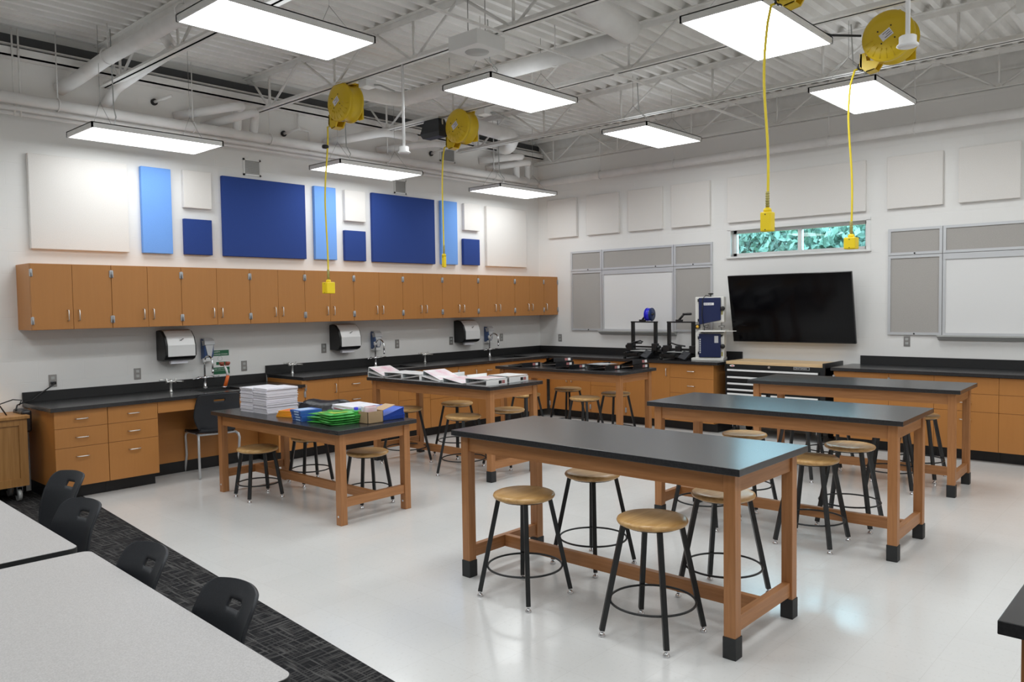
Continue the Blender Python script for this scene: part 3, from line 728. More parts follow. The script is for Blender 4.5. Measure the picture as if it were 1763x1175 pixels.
def soap(x, label):
    t = thing('soap_dispenser', label, 'soap dispenser', (x, 0, 1.13), 0, 'soap dispensers')
    b = B(); b.prism([(0, 0), (-.05, .0), (-.085, .05), (-.09, .17), (-.07, .225), (0, .23)], -.055, .055, 'x'); o = b.done('reservoir', 'navy_soap', t)
    o.modifiers.new('bevel', 'BEVEL').width = .008
    b = B(); b.loft([[(-.057, -.082, .155), (.057, -.082, .155), (.057, -.05, .155), (-.057, -.05, .155)], [(-.057, -.106, .165), (.057, -.106, .165), (.057, -.05, .165), (-.057, -.05, .165)], [(-.055, -.10, .205), (.055, -.10, .205), (.055, -.03, .21), (-.055, -.03, .21)], [(-.045, -.07, .236), (.045, -.07, .236), (.045, -.005, .236), (-.045, -.005, .236)]], smooth=False)
    b.loft([[(-.045, -.098, .16), (.045, -.098, .16), (.045, -.085, .16), (-.045, -.085, .16)], [(-.018, -.100, .03), (.018, -.100, .03), (.018, -.08, .03), (-.018, -.08, .03)]], smooth=False); b.done('front_shell', 'soap_grey', t)
    B().box(-.05, -.085, -.02, .05, 0, .022, .008).done('push_bar', 'whitegloss', t)
soap(-5.66, 'blue and grey soap dispenser beside the green eyewash sign')
soap(-3.36, 'blue and grey soap dispenser in the middle of the back wall')
soap(-1.245, 'blue and grey soap dispenser nearest the far corner')

# ---- green sign
t = thing('safety_sign', 'green and white eyewash safety sign on the back wall above the sink', 'sign', (-5.582, -.001, .945), 0)
B().box(0, -.003, 0, .205, 0, .285).done('sign_plate', 'white', t)
b = B()
for z0, z1, x0, x1 in ((.215, .278, .008, .192), (.115, .148, .04, .165), (.052, .088, .006, .196), (.012, .049, .006, .196)): b.box(x0, -.0042, z0, x1, -.0028, z1)
b.done('green_band', 'green_sign', t)
b = B(); b.torus((.085, -.004, .185), .026, .0022, 'y', 24, 5); b.box(.078, -.0045, .13, .092, -.0028, .15); b.done('pictogram', 'greymetal', t)
text('SAFETY', .022, 'lettering', 'white', t, (.015, -.0045, .259), RF)
text('EYEWASH STATION', .018, 'lettering', 'white', t, (.015, -.0045, .232), RF)
text('KEEP AREA CLEAR', .017, 'lettering', 'white', t, (.015, -.0045, .070), RF)

# ---- outlets
def outlet(loc, rz, label, w_=.07):
    t = thing('wall_outlet', label, 'outlet', loc, rz, 'wall outlets')
    B().box(-w_ / 2, -.006, -.058, w_ / 2, 0, .058, .002).done('cover_plate', 'steel', t)
    b = B()
    for z in (-.024, .024): b.box(-.017, -.0085, z - .014, .017, -.005, z + .014, .003)
    b.done('receptacle', 'greymetal', t)
for x, z, l in ((-7.185, 1.02, 'steel wall outlet with a black cord plugged in at the far left of the low counter'), (-6.395, 1.027, 'steel wall outlet left of the leftmost towel dispenser'), (-5.208, 1.03, 'steel wall outlet between the green sign and the step in the counter'),
                (-4.135, 1.176, 'steel wall outlet just left of the middle towel dispenser'), (-2.972, 1.176, 'steel wall outlet right of the middle soap dispenser'), (-1.977, 1.176, 'steel wall outlet just left of the towel dispenser nearest the corner'), (-.917, 1.184, 'steel wall outlet right of the soap dispenser nearest the corner')):
    outlet((x, 0, z), 0, l)
outlet((0, -.423, 1.146), -PI / 2, 'steel wall outlet on the window wall under the small grey board')
outlet((0, -5.541, 1.193), -PI / 2, 'steel wall plate under the right tackboard')
t = thing('power_cord', 'black power cord running from the leftmost outlet to the black bag', 'cord', (0, 0, 0))
B().box(-7.205, -.04, .985, -7.165, -.007, 1.012, .004).done('plug', 'black', t)
B().tube([(-7.185, -.04, 1.0), (-7.20, -.06, .985), (-7.28, -.05, .93), (-7.38, -.06, .86), (-7.47, -.10, .845), (-7.53, -.14, .83), (-7.56, -.2, .79)], .0065, 8).done('cable', 'black', t)
t = thing('power_cord', 'thin black cord curling over the wooden cart at far left', 'cord', (0, 0, 0))
B().tube([(-7.52, -.16, .83), (-7.50, -.16, .875), (-7.58, -.2, .89), (-7.68, -.2, .86), (-7.85, -.3, .80), (-8.1, -.3, .765)], .005, 8).done('cable', 'black', t)

# ================================================================== BOARDS ON THE WINDOW WALL
def frame_board(name, label, y0, y1, z0, z1, m, cat, lock=None, fw=.03, d=.022, group='display boards'):
    """y0 > y1; board on the wall x=0 facing -X"""
    t = thing(name, label, cat, (0, 0, 0), 0, group); b = B()
    b.box(-d, y1, z0, 0, y0, z0 + fw); b.box(-d, y1, z1 - fw, 0, y0, z1); b.box(-d, y1, z0 + fw, 0, y1 + fw, z1 - fw); b.box(-d, y0 - fw, z0 + fw, 0, y0, z1 - fw); b.done('board_frame', 'alu', t)
    B().box(-.010, y1 + fw, z0 + fw, -.002, y0 - fw, z1 - fw).done('board_surface', m, t)
    if lock is not None: B().cyl((-d - .006, lock, z0 + fw * .5), (-d, lock, z0 + fw * .5), .009, 12).done('lock', 'steel_black', t)
    return t
BB, BM, BT = 1.268, 2.186, 2.490
Y = (-.665, -1.262, -2.497, -3.092)
frame_board('tackboard', 'small grey tackboard at upper left of the left whiteboard group', Y[0], Y[1] + .006, BM, BT, 'cork', 'tackboard', -1.0)
frame_board('tackboard', 'wide grey tackboard strip above the left whiteboard', Y[1], Y[2] + .006, BM, BT, 'cork', 'tackboard', -2.2)
frame_board('tackboard', 'small grey tackboard at upper right of the left whiteboard group', Y[2], Y[3], BM, BT, 'cork', 'tackboard', -2.8)
frame_board('tackboard', 'tall grey tackboard left of the left whiteboard', Y[0], Y[1] + .006, BB, BM - .006, 'cork', 'tackboard', -1.0)
frame_board('tackboard', 'tall grey tackboard right of the left whiteboard, behind the blue saw', Y[2], Y[3], BB, BM - .006, 'cork', 'tackboard', -2.8)
def wboard(label, y0, y1):
    t = frame_board('whiteboard', label, y0, y1, BB, BM - .006, 'board_white', 'whiteboard', None, .028, .02)
    B().box(-.024, y1, BM - .07, -.02, y0, BM - .03).done('map_rail', 'alu', t)
    B().prism([(-.0, BB - .05), (-.02, BB - .055), (-.085, BB - .012), (-.085, BB + .004), (0, BB + .004)], y1 - .04, y0 + .04, 'y').done('marker_tray', 'greymetal', t)
b = None
wboard('left whiteboard between two grey tackboards, behind the black printers', Y[1], Y[2] + .006)
frame_board('tackboard', 'small grey tackboard at upper left of the right whiteboard', -5.334, -5.905, BM, BT, 'cork', 'tackboard', -5.62)
frame_board('tackboard', 'tall grey tackboard left of the right whiteboard', -5.334, -5.905, BB, BM - .006, 'cork', 'tackboard', -5.62)
frame_board('tackboard', 'wide grey tackboard strip above the right whiteboard, cut by the right edge', -5.912, -7.14, BM, BT, 'cork', 'tackboard', -6.9)
wboard('right whiteboard cut by the right edge of the view', -5.912, -7.14)
frame_board('tackboard', 'tall grey tackboard past the right edge of the view', -7.147, -7.74, BB, BM - .006, 'cork', 'tackboard', -7.45)

# ---- television
t = thing('television', 'large black wall mounted television tilted down under the window', 'television', (-.10, -4.238, 1.163), 0)
b = B(); b.box(-.035, -.782, 0, 0, .782, .872, .004); b.box(0, -.5, .15, .03, .5, .7); o = b.done('tv_case', 'blackgloss', t)
s_ = B().box(-.0365, -.772, .014, -.0345, .772, .862).done('screen', 'screen', t)
br = B().box(-.0375, -.778, .003, -.0352, .778, .011).done('lower_bezel', 'steel_black', t)
for o_ in (o, s_, br): o_.rotation_euler.y = -math.radians(11.3)
b = B(); b.box(.06, -.3, .25, .098, .3, .65); b.box(-.10, -.22, .5, .07, -.18, .56); b.box(-.10, .18, .5, .07, .22, .56); b.box(-.03, -.22, .3, .07, -.18, .34); b.box(-.03, .18, .3, .07, .22, .34); b.done('wall_mount', 'steel_black', t)

# ---- tool chest
t = thing('tool_chest', 'black rolling tool chest with white drawer pulls and a birch worktop under the television', 'tool chest', (-.60, -3.575, 0), -PI / 2)
W = 1.262
b = B(); b.box(0, 0, .15, W, .55, .895, .004); b.done('chest_body', 'steel_black', t)
B().box(.012, -.004, .895, W - .03, .52, .932, .004).done('wood_top', 'butcher', t)
B().box(W - .028, -.02, .80, W, .56, .945).done('side_trim', 'steel_black', t); B().box(.0, -.012, .80, .010, .56, .925).done('side_trim', 'steel_black', t)
z = .845; rows = [(.845, 1), (.755, 1), (.675, 1), (.60, 1), (.545, 3), (.42, 3), (.29, 3)]
for i, (zt_, n) in enumerate(rows):
    zb_ = (rows[i + 1][0] if i + 1 < len(rows) else .165) + .006
    xs_ = [(.03, W - .07)] if n == 1 else [(.03, .30), (.34, .58), (.60, W - .07)] if n == 3 else []
    if n == 3: xs_ = [(.03, .42), (.44, .56), (.60, W - .07)]
    for a, c in xs_:
        d = B().box(a, -.016, zb_, c, -.001, zt_ - .004, .002).done('drawer', 'steel_black', t)
        B().box(a + .01, -.034, zt_ - .034, c - .01, -.016, zt_ - .012, .004).done('drawer_pull', 'whitegloss', d)
for x in (.10, W - .10):
    for y in (.09, .46):
        c = B(); c.cyl((x - .02, y, .063), (x + .02, y, .063), .062, 18); c = c.done('caster', 'rubber', t)
        q = B(); q.box(x - .03, y - .035, .06, x - .024, y + .035, .15); q.box(x + .024, y - .035, .06, x + .03, y + .035, .15); q.box(x - .03, y - .04, .135, x + .03, y + .04, .15); q.done('caster_fork', 'chrome', c)
B().cyl((W * .46, -.012, .872), (W * .46, 0, .872), .014, 14).done('key_lock', 'satin', t)
B().lathe([(.001, -.004), (.019, -.003), (.021, 0)], (0, 0, 0), 'y', 24).xf(Matrix.Translation((.095, -.002, .874)) @ Matrix.Diagonal((1.7, 1, .62, 1))).done('badge', 'whitegloss', t)
B().box(.088, -.0075, .869, .118, -.0055, .879).done('badge_mark', 'red', t)
B().box(.885, -.006, .858, 1.075, -.001, .892).done('name_plate', 'alu', t)
B().box(.889, -.0068, .862, 1.071, -.0055, .888).done('name_plate_field', 'steel_black', t)
text('CRAFTSMAN', .0265, 'lettering', 'alu', t, (.894, -.0074, .875), RF, sx=1.0)

# ---- band saw
t = thing('band_saw', 'navy and cream benchtop band saw at the end of the counter beside the television', 'band saw', (-.42, -3.24, .912), -PI / 2 + math.radians(19))
b = B(); b.box(-.215, -.03, 0, .20, .30, .034, .004); b.box(-.165, 0, .03, .205, .20, .37, .008); b.box(-.165, .05, .03, -.085, .20, .80); b.box(-.165, .0, .50, .205, .19, .835, .010); b.done('frame', 'saw_white', t)
b = B(); b.prism([(-.115, .47), (.165, .53), (.165, .822), (-.115, .822)], -.03, .0, 'y'); o = b.done('upper_door', 'saw_navy', t); o.modifiers.new('bevel', 'BEVEL').width = .006
o2 = B().box(-.115, -.03, .045, .165, 0, .352, .006).done('lower_door', 'saw_navy', t)
B().box(-.05, -.0325, .725, .08, -.0295, .757).done('name_label', 'whitegloss', o)
text('BAND SAW', .019, 'lettering', 'saw_navy', o, (-.043, -.0332, .741), RF)
B().box(.085, -.0325, .235, .135, -.0295, .325).done('spec_label', 'soap_grey', o2)
for k in range(7): B().box(-.105, -.0325, .10 + k * .028, -.09, -.0295, .12 + k * .028).done('door_print', 'soap_grey', o2)
b = B(); b.box(-.11, -.10, .378, .235, .20, .398, .003); b.box(.235, -.02, .384, .36, -.005, .392); b.done('saw_table', 'saw_white', t)
b = B(); b.prism([(-.05, .34), (.20, .34), (.16, .30), (-.02, .30)], -.02, .12, 'y'); b.box(-.09, .0, .36, .2, .15, .379); b.done('table_trunnion', 'steel_black', t)
b = B(); b.cyl((.165, .05, .395), (.165, .05, .55), .008); b.box(.135, .03, .44, .205, .07, .458); b.cyl((.13, .03, .445), (.205, .03, .445), .014, 10); b.done('blade_guide', 'steel', t)
b = B(); b.cyl((.02, .1, .83), (.02, .1, .865), .008); b.lathe([(.012, .86), (.035, .87), (.035, .88), (.012, .885)], (.02, .1, 0), 'z', 8); b.done('tension_knob', 'black', t)
for z in (.68, .19): B().lathe([(.012, -.03), (.03, -.025), (.03, .0), (.012, .006)], (.19, -.01, z), 'y', 10).done('door_knob', 'black', t)
for z in (.79, .53, .30, .10): B().cyl((-.12, -.02, z - .018), (-.12, -.02, z + .018), .011, 10).done('door_hinge', 'black', t)
b = B(); b.box(-.168, -.004, .418, -.108, .0505, .472, .003); b.done('switch_plate', 'black', t)
B().lathe([(.001, -.022), (.018, -.016), (.021, 0)], (-.136, -.004, .445), 'y', 16).done('power_switch', 'amber', t)
for z in (.60, .06): B().box(.168, -.0012, z, .188, .001, z + .055).done('warning_label', 'khaki', t)
b = B(); b.tube([(-.06, -.04, .81), (-.07, -.045, .6), (-.05, -.045, .45), (.0, -.04, .43), (.01, -.03, .47), (-.04, -.03, .46), (-.045, -.03, .36)], .005, 6); b.tube([(-.06, -.04, .81), (-.03, 0, .855), (.03, .05, .84)], .005, 6); b.done('power_cord', 'black', t)

# ---- 3D printers
def printer(y, label, spool):
    t = thing('desktop_printer', label, 'printer', (-.37, y, .912), -PI / 2, 'black frame printers')
    b = B(); b.box(-.20, -.22, .035, .20, -.18, .075); b.box(-.20, .16, .035, .20, .20, .075); b.box(-.17, -.22, .02, -.13, .2, .09, .004); b.box(.13, -.22, .02, .17, .2, .09, .004); b.box(-.05, -.24, .05, .05, .24, .08)
    for x in (-.18, .18):
        for yy in (-.2, .18): b.cyl((x, yy, 0), (x, yy, .035), .02, 12)
    b.done('base_frame', 'steel_black', t)
    for x in (-.185, .185): B().box(x - .02, -.0, .06, x + .02, .04, .50).done('upright', 'steel_black', t)
    B().box(-.21, -.002, .492, .21, .042, .51).done('top_bar', 'steel_black', t)
    zg = .155 if spool else .135
    B().box(-.22, -.03, zg - .012, .22, -.008, zg + .012).done('gantry', 'steel_black', t)
    b = B(); b.box(-.245, -.05, zg - .055, -.145, .03, zg + .05, .006); b.cyl((-.28, -.01, zg), (-.19, -.01, zg), .026, 12); b.done('left_carriage', 'black', t)
    b = B(); b.box(.155, -.045, zg - .05, .235, .03, zg + .05, .006); b.cyl((.2, -.01, zg), (.275, -.01, zg), .024, 12); b.done('right_carriage', 'black', t)
    hx = -.19 if spool else .0
    b = B(); b.box(hx - .04, -.075, zg - .05, hx + .04, -.028, zg + .045, .004); b.cyl((hx, -.05, zg - .05), (hx, -.05, zg - .075), .01, 10, .003); b.done('print_head', 'black', t)
    P = [(hx + .01, -.05, zg + .04), (hx + .06, -.05, zg + .06), (hx + .17, -.05, zg + .085), (hx + .21, -.05, zg + .07), (hx + .19, -.05, zg + .055), (hx + .08, -.04, zg + .05)] if spool else [(-.19, -.03, zg + .02), (-.12, -.04, zg + .085), (-.03, -.05, zg + .06), (.10, -.05, zg + .045)]
    B().tube(P, .011, 8).done('cable_loom', 'black', t)
    B().box(-.125, -.14, .098, .125, .12, .106).done('print_bed', 'greymetal', t)
    b = B(); b.box(-.12, -.14, .085, .12, .12, .097); b.box(-.03, -.2, .075, .03, .18, .086); b.done('bed_carriage', 'black', t)
    b = B(); b.box(-.06, -.012, 0, .06, .012, .13, .006); b.xf(Matrix.Translation((.165, -.26, .022)) @ Matrix.Rotation(math.radians(-45), 4, 'X') @ Matrix.Rotation(math.radians(18), 4, 'Y')); b.done('control_screen', 'chair', t)
    b = B(); b.box(-.075, 0, .51, .02, .04, .535, .004); b.tube([(-.03, .02, .53), (.045, .02, .607)], .016, 8); b.tube([(.03, .02, .607), (.155, .02, .61)], .016, 10); b.done('spool_holder', 'black', t)
    return t
printer(-2.215, 'black desktop 3D printer on the left, holding a blue filament spool', True)
printer(-2.80, 'black desktop 3D printer on the right, without a spool, beside the band saw', False)
t = thing('filament_spool', 'blue filament spool hanging on the left printer', 'spool', (-.35, -2.268, 1.50), 0)
t.location = (-.35, -2.305, 1.518)
B().lathe([(.062, -.034), (.088, -.032), (.088, .032), (.062, .034)], (0, 0, 0), 'y', 28).done('filament', 'blue_spool', t)
for s, m in ((1, 'blue_spool'), (-1, 'blue_dark')): B().lathe([(.022, s * .034), (.093, s * .034), (.093, s * .038), (.022, s * .038)], (0, 0, 0), 'y', 30, False).done('flange', m, t)
B().lathe([(.026, -.04), (.026, .04), (.021, .04), (.021, -.04), (.026, -.04)], (0, 0, 0), 'y', 20, False).done('hub', 'blue_dark', t)
# ================================================================== LAB TABLES
def lab_table(label, x0, y0, w_, l_, rz=0.0, h=.914, boots=True, rail=(.118, .193), leg=.06, group='oak lab tables'):
    """local frame: near corner (x0,y0) at the origin, x across (w_), y along (l_)"""
    t = thing('lab_table', label, 'table', (x0, y0, 0), rz, group)
    B().box(0, 0, h - .034, w_, l_, h, .0025).done('tabletop', 'epoxy', t)
    i = .042; zt = h - .0345; az = h - .128
    for (x, y) in ((i, i), (w_ - i - leg, i), (i, l_ - i - leg), (w_ - i - leg, l_ - i - leg)):
        g = B().box(x, y, .0, x + leg, y + leg, zt, .003).done('leg', 'oak_z', t)
        if boots: B().box(x - .004, y - .004, 0, x + leg + .004, y + leg + .004, .104, .003).done('rubber_boot', 'rubber', g)
        else:
            B().cyl((x - .004, y + leg / 2, .07), (x, y + leg / 2, .07), .009, 10).done('leg_bolt', 'chrome', g)
    for y in (i + .012, l_ - i - .034): B().box(i + leg, y, az, w_ - i - leg, y + .022, zt).done('apron', 'oak_x', t)
    for x in (i + .012, w_ - i - .034): B().box(x, i + leg, az, x + .022, l_ - i - leg, zt).done('apron', 'oak_y', t)
    for y in (i + .012, l_ - i - .05): B().box(i + leg, y, rail[0], w_ - i - leg, y + .038, rail[1], .002).done('end_rail', 'oak_x', t)
    B().box(w_ / 2 - .019, i + .05, rail[0], w_ / 2 + .019, l_ - i - .05, rail[1], .002).done('stretcher', 'oak_y', t)
    return t
lab_table('empty black-topped oak lab table nearest the camera, with two stools in front', -6.476, -6.667, .788, 1.903)
lab_table('empty black-topped oak lab table second from the camera', -4.522, -6.80, .773, 1.842, .030)
lab_table('empty black-topped oak lab table farthest back on the right, before the tool chest', -2.475, -6.655, .757, 1.842, .045)
lab_table('oak lab table covered with white binders', -4.505, -3.205, .765, 1.87, .0)
lab_table('oak lab table covered with black binders in the far corner', -2.545, -3.33, .765, 1.86, .035)
lab_table('lower oak table heaped with paper, green packs and blue folders', -6.302, -3.335, .79, 1.935, .012, .745, False, (.135, .205), .062)
lab_table('black-topped table of which only a corner shows at lower right', -7.668, -9.4, .76, 1.49, .0, .914, True)

# ================================================================== STOOLS
def stool(h, foot, label, loc, rz):
    t = thing('lab_stool', label, 'stool', loc, rz, 'round seat lab stools')
    r = .179
    B().lathe([(.001, h - .036), (r - .022, h - .036), (r - .006, h - .028), (r, h - .017), (r - .004, h - .007), (r - .016, h - .0012), (r - .05, h), (.001, h - .003)], (0, 0, 0), 'z', 44).done('seat', 'seat_wood', t)
    b = B(); b.lathe([(.001, h - .046), (.135, h - .046), (.14, h - .0365), (.001, h - .0365)], (0, 0, 0), 'z', 28); b.done('seat_plate', 'steel_black', t)
    a = .105
    for sx in (-1, 1):
        for sy in (-1, 1):
            p, q = Vector((sx * a, sy * a, h - .04)), Vector((sx * foot, sy * foot, .030))
            g = B().tube([p, q], .0178, 4, up=(sx, sy, 0)).done('leg', 'steel_black', t)
            c = q; b = B(); b.cyl((c.x, c.y, .018), (c.x, c.y, .034), .007, 8); b.lathe([(.001, 0), (.017, 0), (.018, .005), (.011, .016), (.008, .02)], (c.x, c.y, 0), 'z', 14); b.done('glide', 'chrome', g)
    zr = .175 if h > .5 else .135
    s = (h - .04 - zr) / (h - .07); d = (a + (foot - a) * s) * math.sqrt(2) - .016
    B().torus((0, 0, zr), d, .0062, 'z', 48, 8).done('foot_ring', 'steel_black', t)
    return t
SEATS = [
    ((-6.424, -5.312, 0), .0, 'front left stool before the nearest lab table, between its left leg and the other front stool'),
    ((-6.417, -6.167, 0), .02, 'frontmost stool, standing before the nearest lab table by its right front leg'),
    ((-5.728, -5.285, 0), -.10, 'stool behind the nearest lab table on the left, its seat half hidden by the tabletop edge'),
    ((-5.70, -6.185, 0), .0, 'stool behind the nearest lab table seen around its right front leg'),
    ((-4.40, -6.18, 0), .03, 'lower-looking stool right of the nearest table, before the second lab table'),
    ((-3.762, -6.212, 0), .10, 'stool with a grey sheen behind the right half of the second lab table'),
    ((-3.745, -5.365, 0), .0, 'stool whose pale seat peeks over the right end of the nearest tabletop'),
    ((-4.40, -5.365, 0), .0, 'stool hidden behind the nearest tabletop so that only its legs and ring show'),
    ((-1.765, -6.15, 0), .0, 'stool behind the farthest right table, seen past the right corner of the second tabletop'),
    ((-2.375, -6.09, 0), .17, 'stool between the second and farthest right tables with its seat hidden behind a tabletop'),
    ((-2.44, -5.29, 0), .0, 'stool behind the second tabletop near its middle, only legs showing, nearer side of the farthest table'),
    ((-1.74, -5.30, 0), .0, 'stool on the far side of the farthest right table, only legs showing'),
    ((-3.69, -1.90, 0), .0, 'stool on the far side of the white binder table, the higher looking of the overlapping pair'),
    ((-4.39, -2.72, 0), .0, 'stool before the white binder table overlapping another stool behind it'),
    ((-3.765, -2.74, 0), .05, 'stool just right of the front leg of the white binder table'),
    ((-4.345, -1.79, 0), .0, 'stool partly hidden behind the stack of blue folders'),
    ((-1.79, -1.98, 0), .0, 'stool behind the black binder table, leftmost of its three visible seats'),
    ((-2.476, -2.77, 0), .0, 'stool before the black binder table, middle one of its three visible seats'),
    ((-1.88, -2.79, 0), .0, 'stool behind the front leg of the black binder table'),
    ((-2.60, -1.97, 0), .0, 'stool seen through the right end of the white binder table, seat hidden'),
]
S0 = None
for loc, rz, l in SEATS:
    if S0 is None: S0 = stool(.602, .185, l, loc, rz)
    else: dup(S0, loc, rz, l)
S1_ = None
for loc, rz, l in (((-6.164, -1.926, 0), -.12, 'short stool at the left end of the low supply table'), ((-5.665, -2.853, 0), -.12, 'short stool under the right end of the low supply table'), ((-5.53, -1.78, 0), -.10, 'short stool behind the low supply table, its seat tucked under the edge')):
    if S1_ is None: S1_ = stool(.452, .150, l, loc, rz)
    else: dup(S1_, loc, rz, l)

# ================================================================== CHAIRS
def chair(label, loc, rz, K=1.0, C=.045, H=.383):
    """sitter faces local +Y"""
    t = thing('school_chair', label, 'chair', loc, rz, 'charcoal plastic chairs')
    nu, nv = 32, 32
    def wd(v):
        return K * (.165 + .065 * math.sin(min(v / .5, 1) * PI / 2) - .022 * max(0, (v - .5) / .5))
    grid = []
    bm = bmesh.new()
    Z0 = .445; cr = .036
    vs = [.0 + .80 * k / 18 for k in range(18)] + [.80 + .0125 * k for k in range(6)] + [.875 + .125 * math.sin(PI / 2 * k / 8) for k in range(1, 9)]
    nv = len(vs) - 1
    for v in vs:
        row = []
        zz0 = v * H; w_ = wd(v)
        q = zz0 - (H - cr)
        if q > 0: w_ = w_ - cr + math.sqrt(max(cr * cr - q * q, 1e-6))
        for i in range(nu + 1):
            u = -1 + 2 * i / nu; x = u * w_; ua = x / wd(v)
            zz = Z0 + zz0 + .008 * (1 - ua * ua) * max(0, v - .5) * 2
            yy = -.185 - .085 * v + .018 * math.sin(v * PI) + C * ua * ua * (.7 + .3 * v) - (.020 * max(0, v - .75) / .25)
            row.append(bm.verts.new((x, yy, zz)))
        grid.append(row)
    for j in range(nv):
        for i in range(nu):
            u = -1 + 2 * (i + .5) / nu; v = (vs[j] + vs[j + 1]) / 2
            if abs(u) < .25 and .80 < v < .875: continue
            f = bm.faces.new((grid[j][i], grid[j][i + 1], grid[j + 1][i + 1], grid[j + 1][i])); f.smooth = True
    me = bpy.data.meshes.new('backrest'); bm.to_mesh(me); bm.free(); me.materials.append(M['chair'])
    o = bpy.data.objects.new('backrest', me); COL.objects.link(o); o.parent = t
    md = o.modifiers.new('thick', 'SOLIDIFY'); md.thickness = .011; md.offset = 0
    b = B(); rings = []
    for j in range(13):
        v = j / 12; y = -.20 + .43 * v; w_ = K * (.17 + .055 * math.sin(v * PI * .75))
        zc = .445 - .012 * math.sin(v * PI) + (-.03 * ((v - .85) / .15) ** 2 if v > .85 else 0) + (.03 * (1 - v / .12) if v < .12 else 0)
        rings.append([Vector((w_ * (-1 + 2 * i / 12), y, zc + .012 * (abs(-1 + 2 * i / 12) ** 3))) for i in range(13)] + [Vector((w_ * (1 - 2 * i / 12), y, zc - .012 + .012 * (abs(1 - 2 * i / 12) ** 3))) for i in range(13)])
    b.loft(rings); b.done('seat', 'chair', t)
    for s in (-1, 1):
        B().tube([(s * .165 * K, .0, .42), (s * .185 * K, .16, .42), (s * .198 * K, .215, .405), (s * .202 * K, .232, .37), (s * .198 * K, .225, .18), (s * .212 * K, .25, .0)], .0125, 10).done('front_leg', 'silver_tube', t)
        B().tube([(s * .165 * K, -.02, .42), (s * .185 * K, -.155, .42), (s * .198 * K, -.205, .405), (s * .202 * K, -.222, .37), (s * .196 * K, -.20, .18), (s * .212 * K, -.265, .0)], .0125, 10).done('rear_leg', 'silver_tube', t)
    b = B(); b.tube([(-.185 * K, -.155, .42), (.185 * K, -.155, .42)], .011, 8); b.tube([(-.165 * K, .03, .42), (.165 * K, .03, .42)], .011, 8); b.done('under_frame', 'silver_tube', t)
    return t
C0 = chair('charcoal plastic chair with silver legs tucked at the knee space by the sink', (-5.90, -.575, 0), -.17)
C1 = chair('charcoal plastic chair nearest the camera along the grey table', (-8.845, -6.035, .004), PI / 2 + .0, .72, .05, .365)
dup(C1, (-8.845, -5.43, .004), PI / 2 + .02, 'charcoal plastic chair second from the camera along the grey tables')
dup(C1, (-8.735, -4.53, .004), PI / 2 + .17, 'turned charcoal plastic chair third from the camera along the grey tables')
dup(C1, (-8.545, -3.79, .004), PI / 2 + .15, 'charcoal plastic chair farthest from the camera along the grey tables')

# ================================================================== GREY TABLES AND CART
def grey_table(label, loc, rz, w_, l_):
    t = thing('activity_table', label, 'table', loc, rz, 'grey laminate tables')
    r = .035; P = []
    for cx, cy, a0 in ((0 - r, l_ - r, 0), (-w_ + r, l_ - r, 90), (-w_ + r, r, 180), (-r, r, 270)):
        for k in range(7):
            a = math.radians(a0 + 15 * k); P.append((cx + r * math.cos(a), cy + r * math.sin(a)))
    B().prism(P, .7125, .74, 'z').done('tabletop', 'grey_laminate', t)
    Q = [(x + (.002 if x > -w_ / 2 else -.002), y + (.002 if y > l_ / 2 else -.002)) for x, y in P]
    B().prism(Q, .711, .7385, 'z').done('edge_band', 'rubber', t)
    for x in (-.14, -w_ + .14):
        for y in (.16, l_ - .16):
            g = B().cyl((x, y, .03), (x, y, .71), .022, 14).done('leg', 'silver_tube', t)
            B().cyl((x, y, .004), (x, y, .03), .03, 12).done('leg_foot', 'black', g)
    b = B(); b.box(-w_ + .14, .15, .66, -.14, .17, .71); b.box(-w_ + .14, l_ - .17, .66, -.14, l_ - .15, .71); b.done('apron_rail', 'silver_tube', t)
grey_table('near speckled grey table filling the lower left corner', (-8.716, -6.555, 0), -.039, .93, 1.545)
grey_table('far speckled grey table at the left edge, beyond the dark seam', (-8.667, -4.935, 0), -.030, .93, 1.545)

t = thing('wooden_cart', 'small wooden cart on casters at the far left edge beside the low counter', 'cart', (-8.28, -.43, 0), 0)
B().box(-.02, -.02, .735, .76, .40, .765, .004).done('cart_top', 'cart_wood', t)
b = B(); b.box(0, 0, .14, .065, .022, .735); b.box(.675, 0, .14, .74, .022, .735); b.box(.065, 0, .14, .675, .022, .21); b.box(.065, 0, .68, .675, .022, .735); b.done('front_frame', 'cart_wood', t)
b = B(); b.box(.0, .023, .14, .02, .385, .735); b.box(.72, .023, .14, .74, .385, .735); b.box(.02, .36, .14, .72, .385, .735); b.box(.02, .023, .14, .72, .36, .16); b.done('cart_body', 'cart_wood', t)
B().box(.065, .012, .21, .675, .020, .68).done('front_panel', 'cart_wood', t)
for x in (.07, .67):
    for y in (.06, .32):
        c = B().cyl((x - .015, y, .055), (x + .015, y, .055), .051, 16).done('caster', 'greymetal', t)
        b = B(); b.box(x - .024, y - .03, .055, x - .019, y + .03, .14); b.box(x + .019, y - .03, .055, x + .024, y + .03, .14); b.box(x - .03, y - .035, .13, x + .03, y + .035, .14); b.done('caster_fork', 'chrome', c)
tag(B().box(-7.56, -.36, .60, -7.475, -.10, .80, .02).done('utility_bag', 'bag'), 'black bag hanging between the wooden cart and the low counter', 'bag')
t = thing('desk_lamp', 'warm desk lamp on the wooden cart just beyond the left edge', 'lamp', (-7.93, -.22, .765), 0)
B().lathe([(.001, 0), (.08, 0), (.08, .014), (.02, .022), (.012, .03)], (0, 0, 0), 'z', 20).done('base', 'steel_black', t)
B().tube([(0, 0, .02), (.02, .02, .24), (-.10, 0, .40)], .008, 8).done('arm', 'steel_black', t)
B().lathe([(.03, .06), (.045, .03), (.10, -.06), (.096, -.06), (.04, .026), (.02, .05)], (-.10, 0, .38), 'z', 20, False).done('shade', 'warm_shade', t)
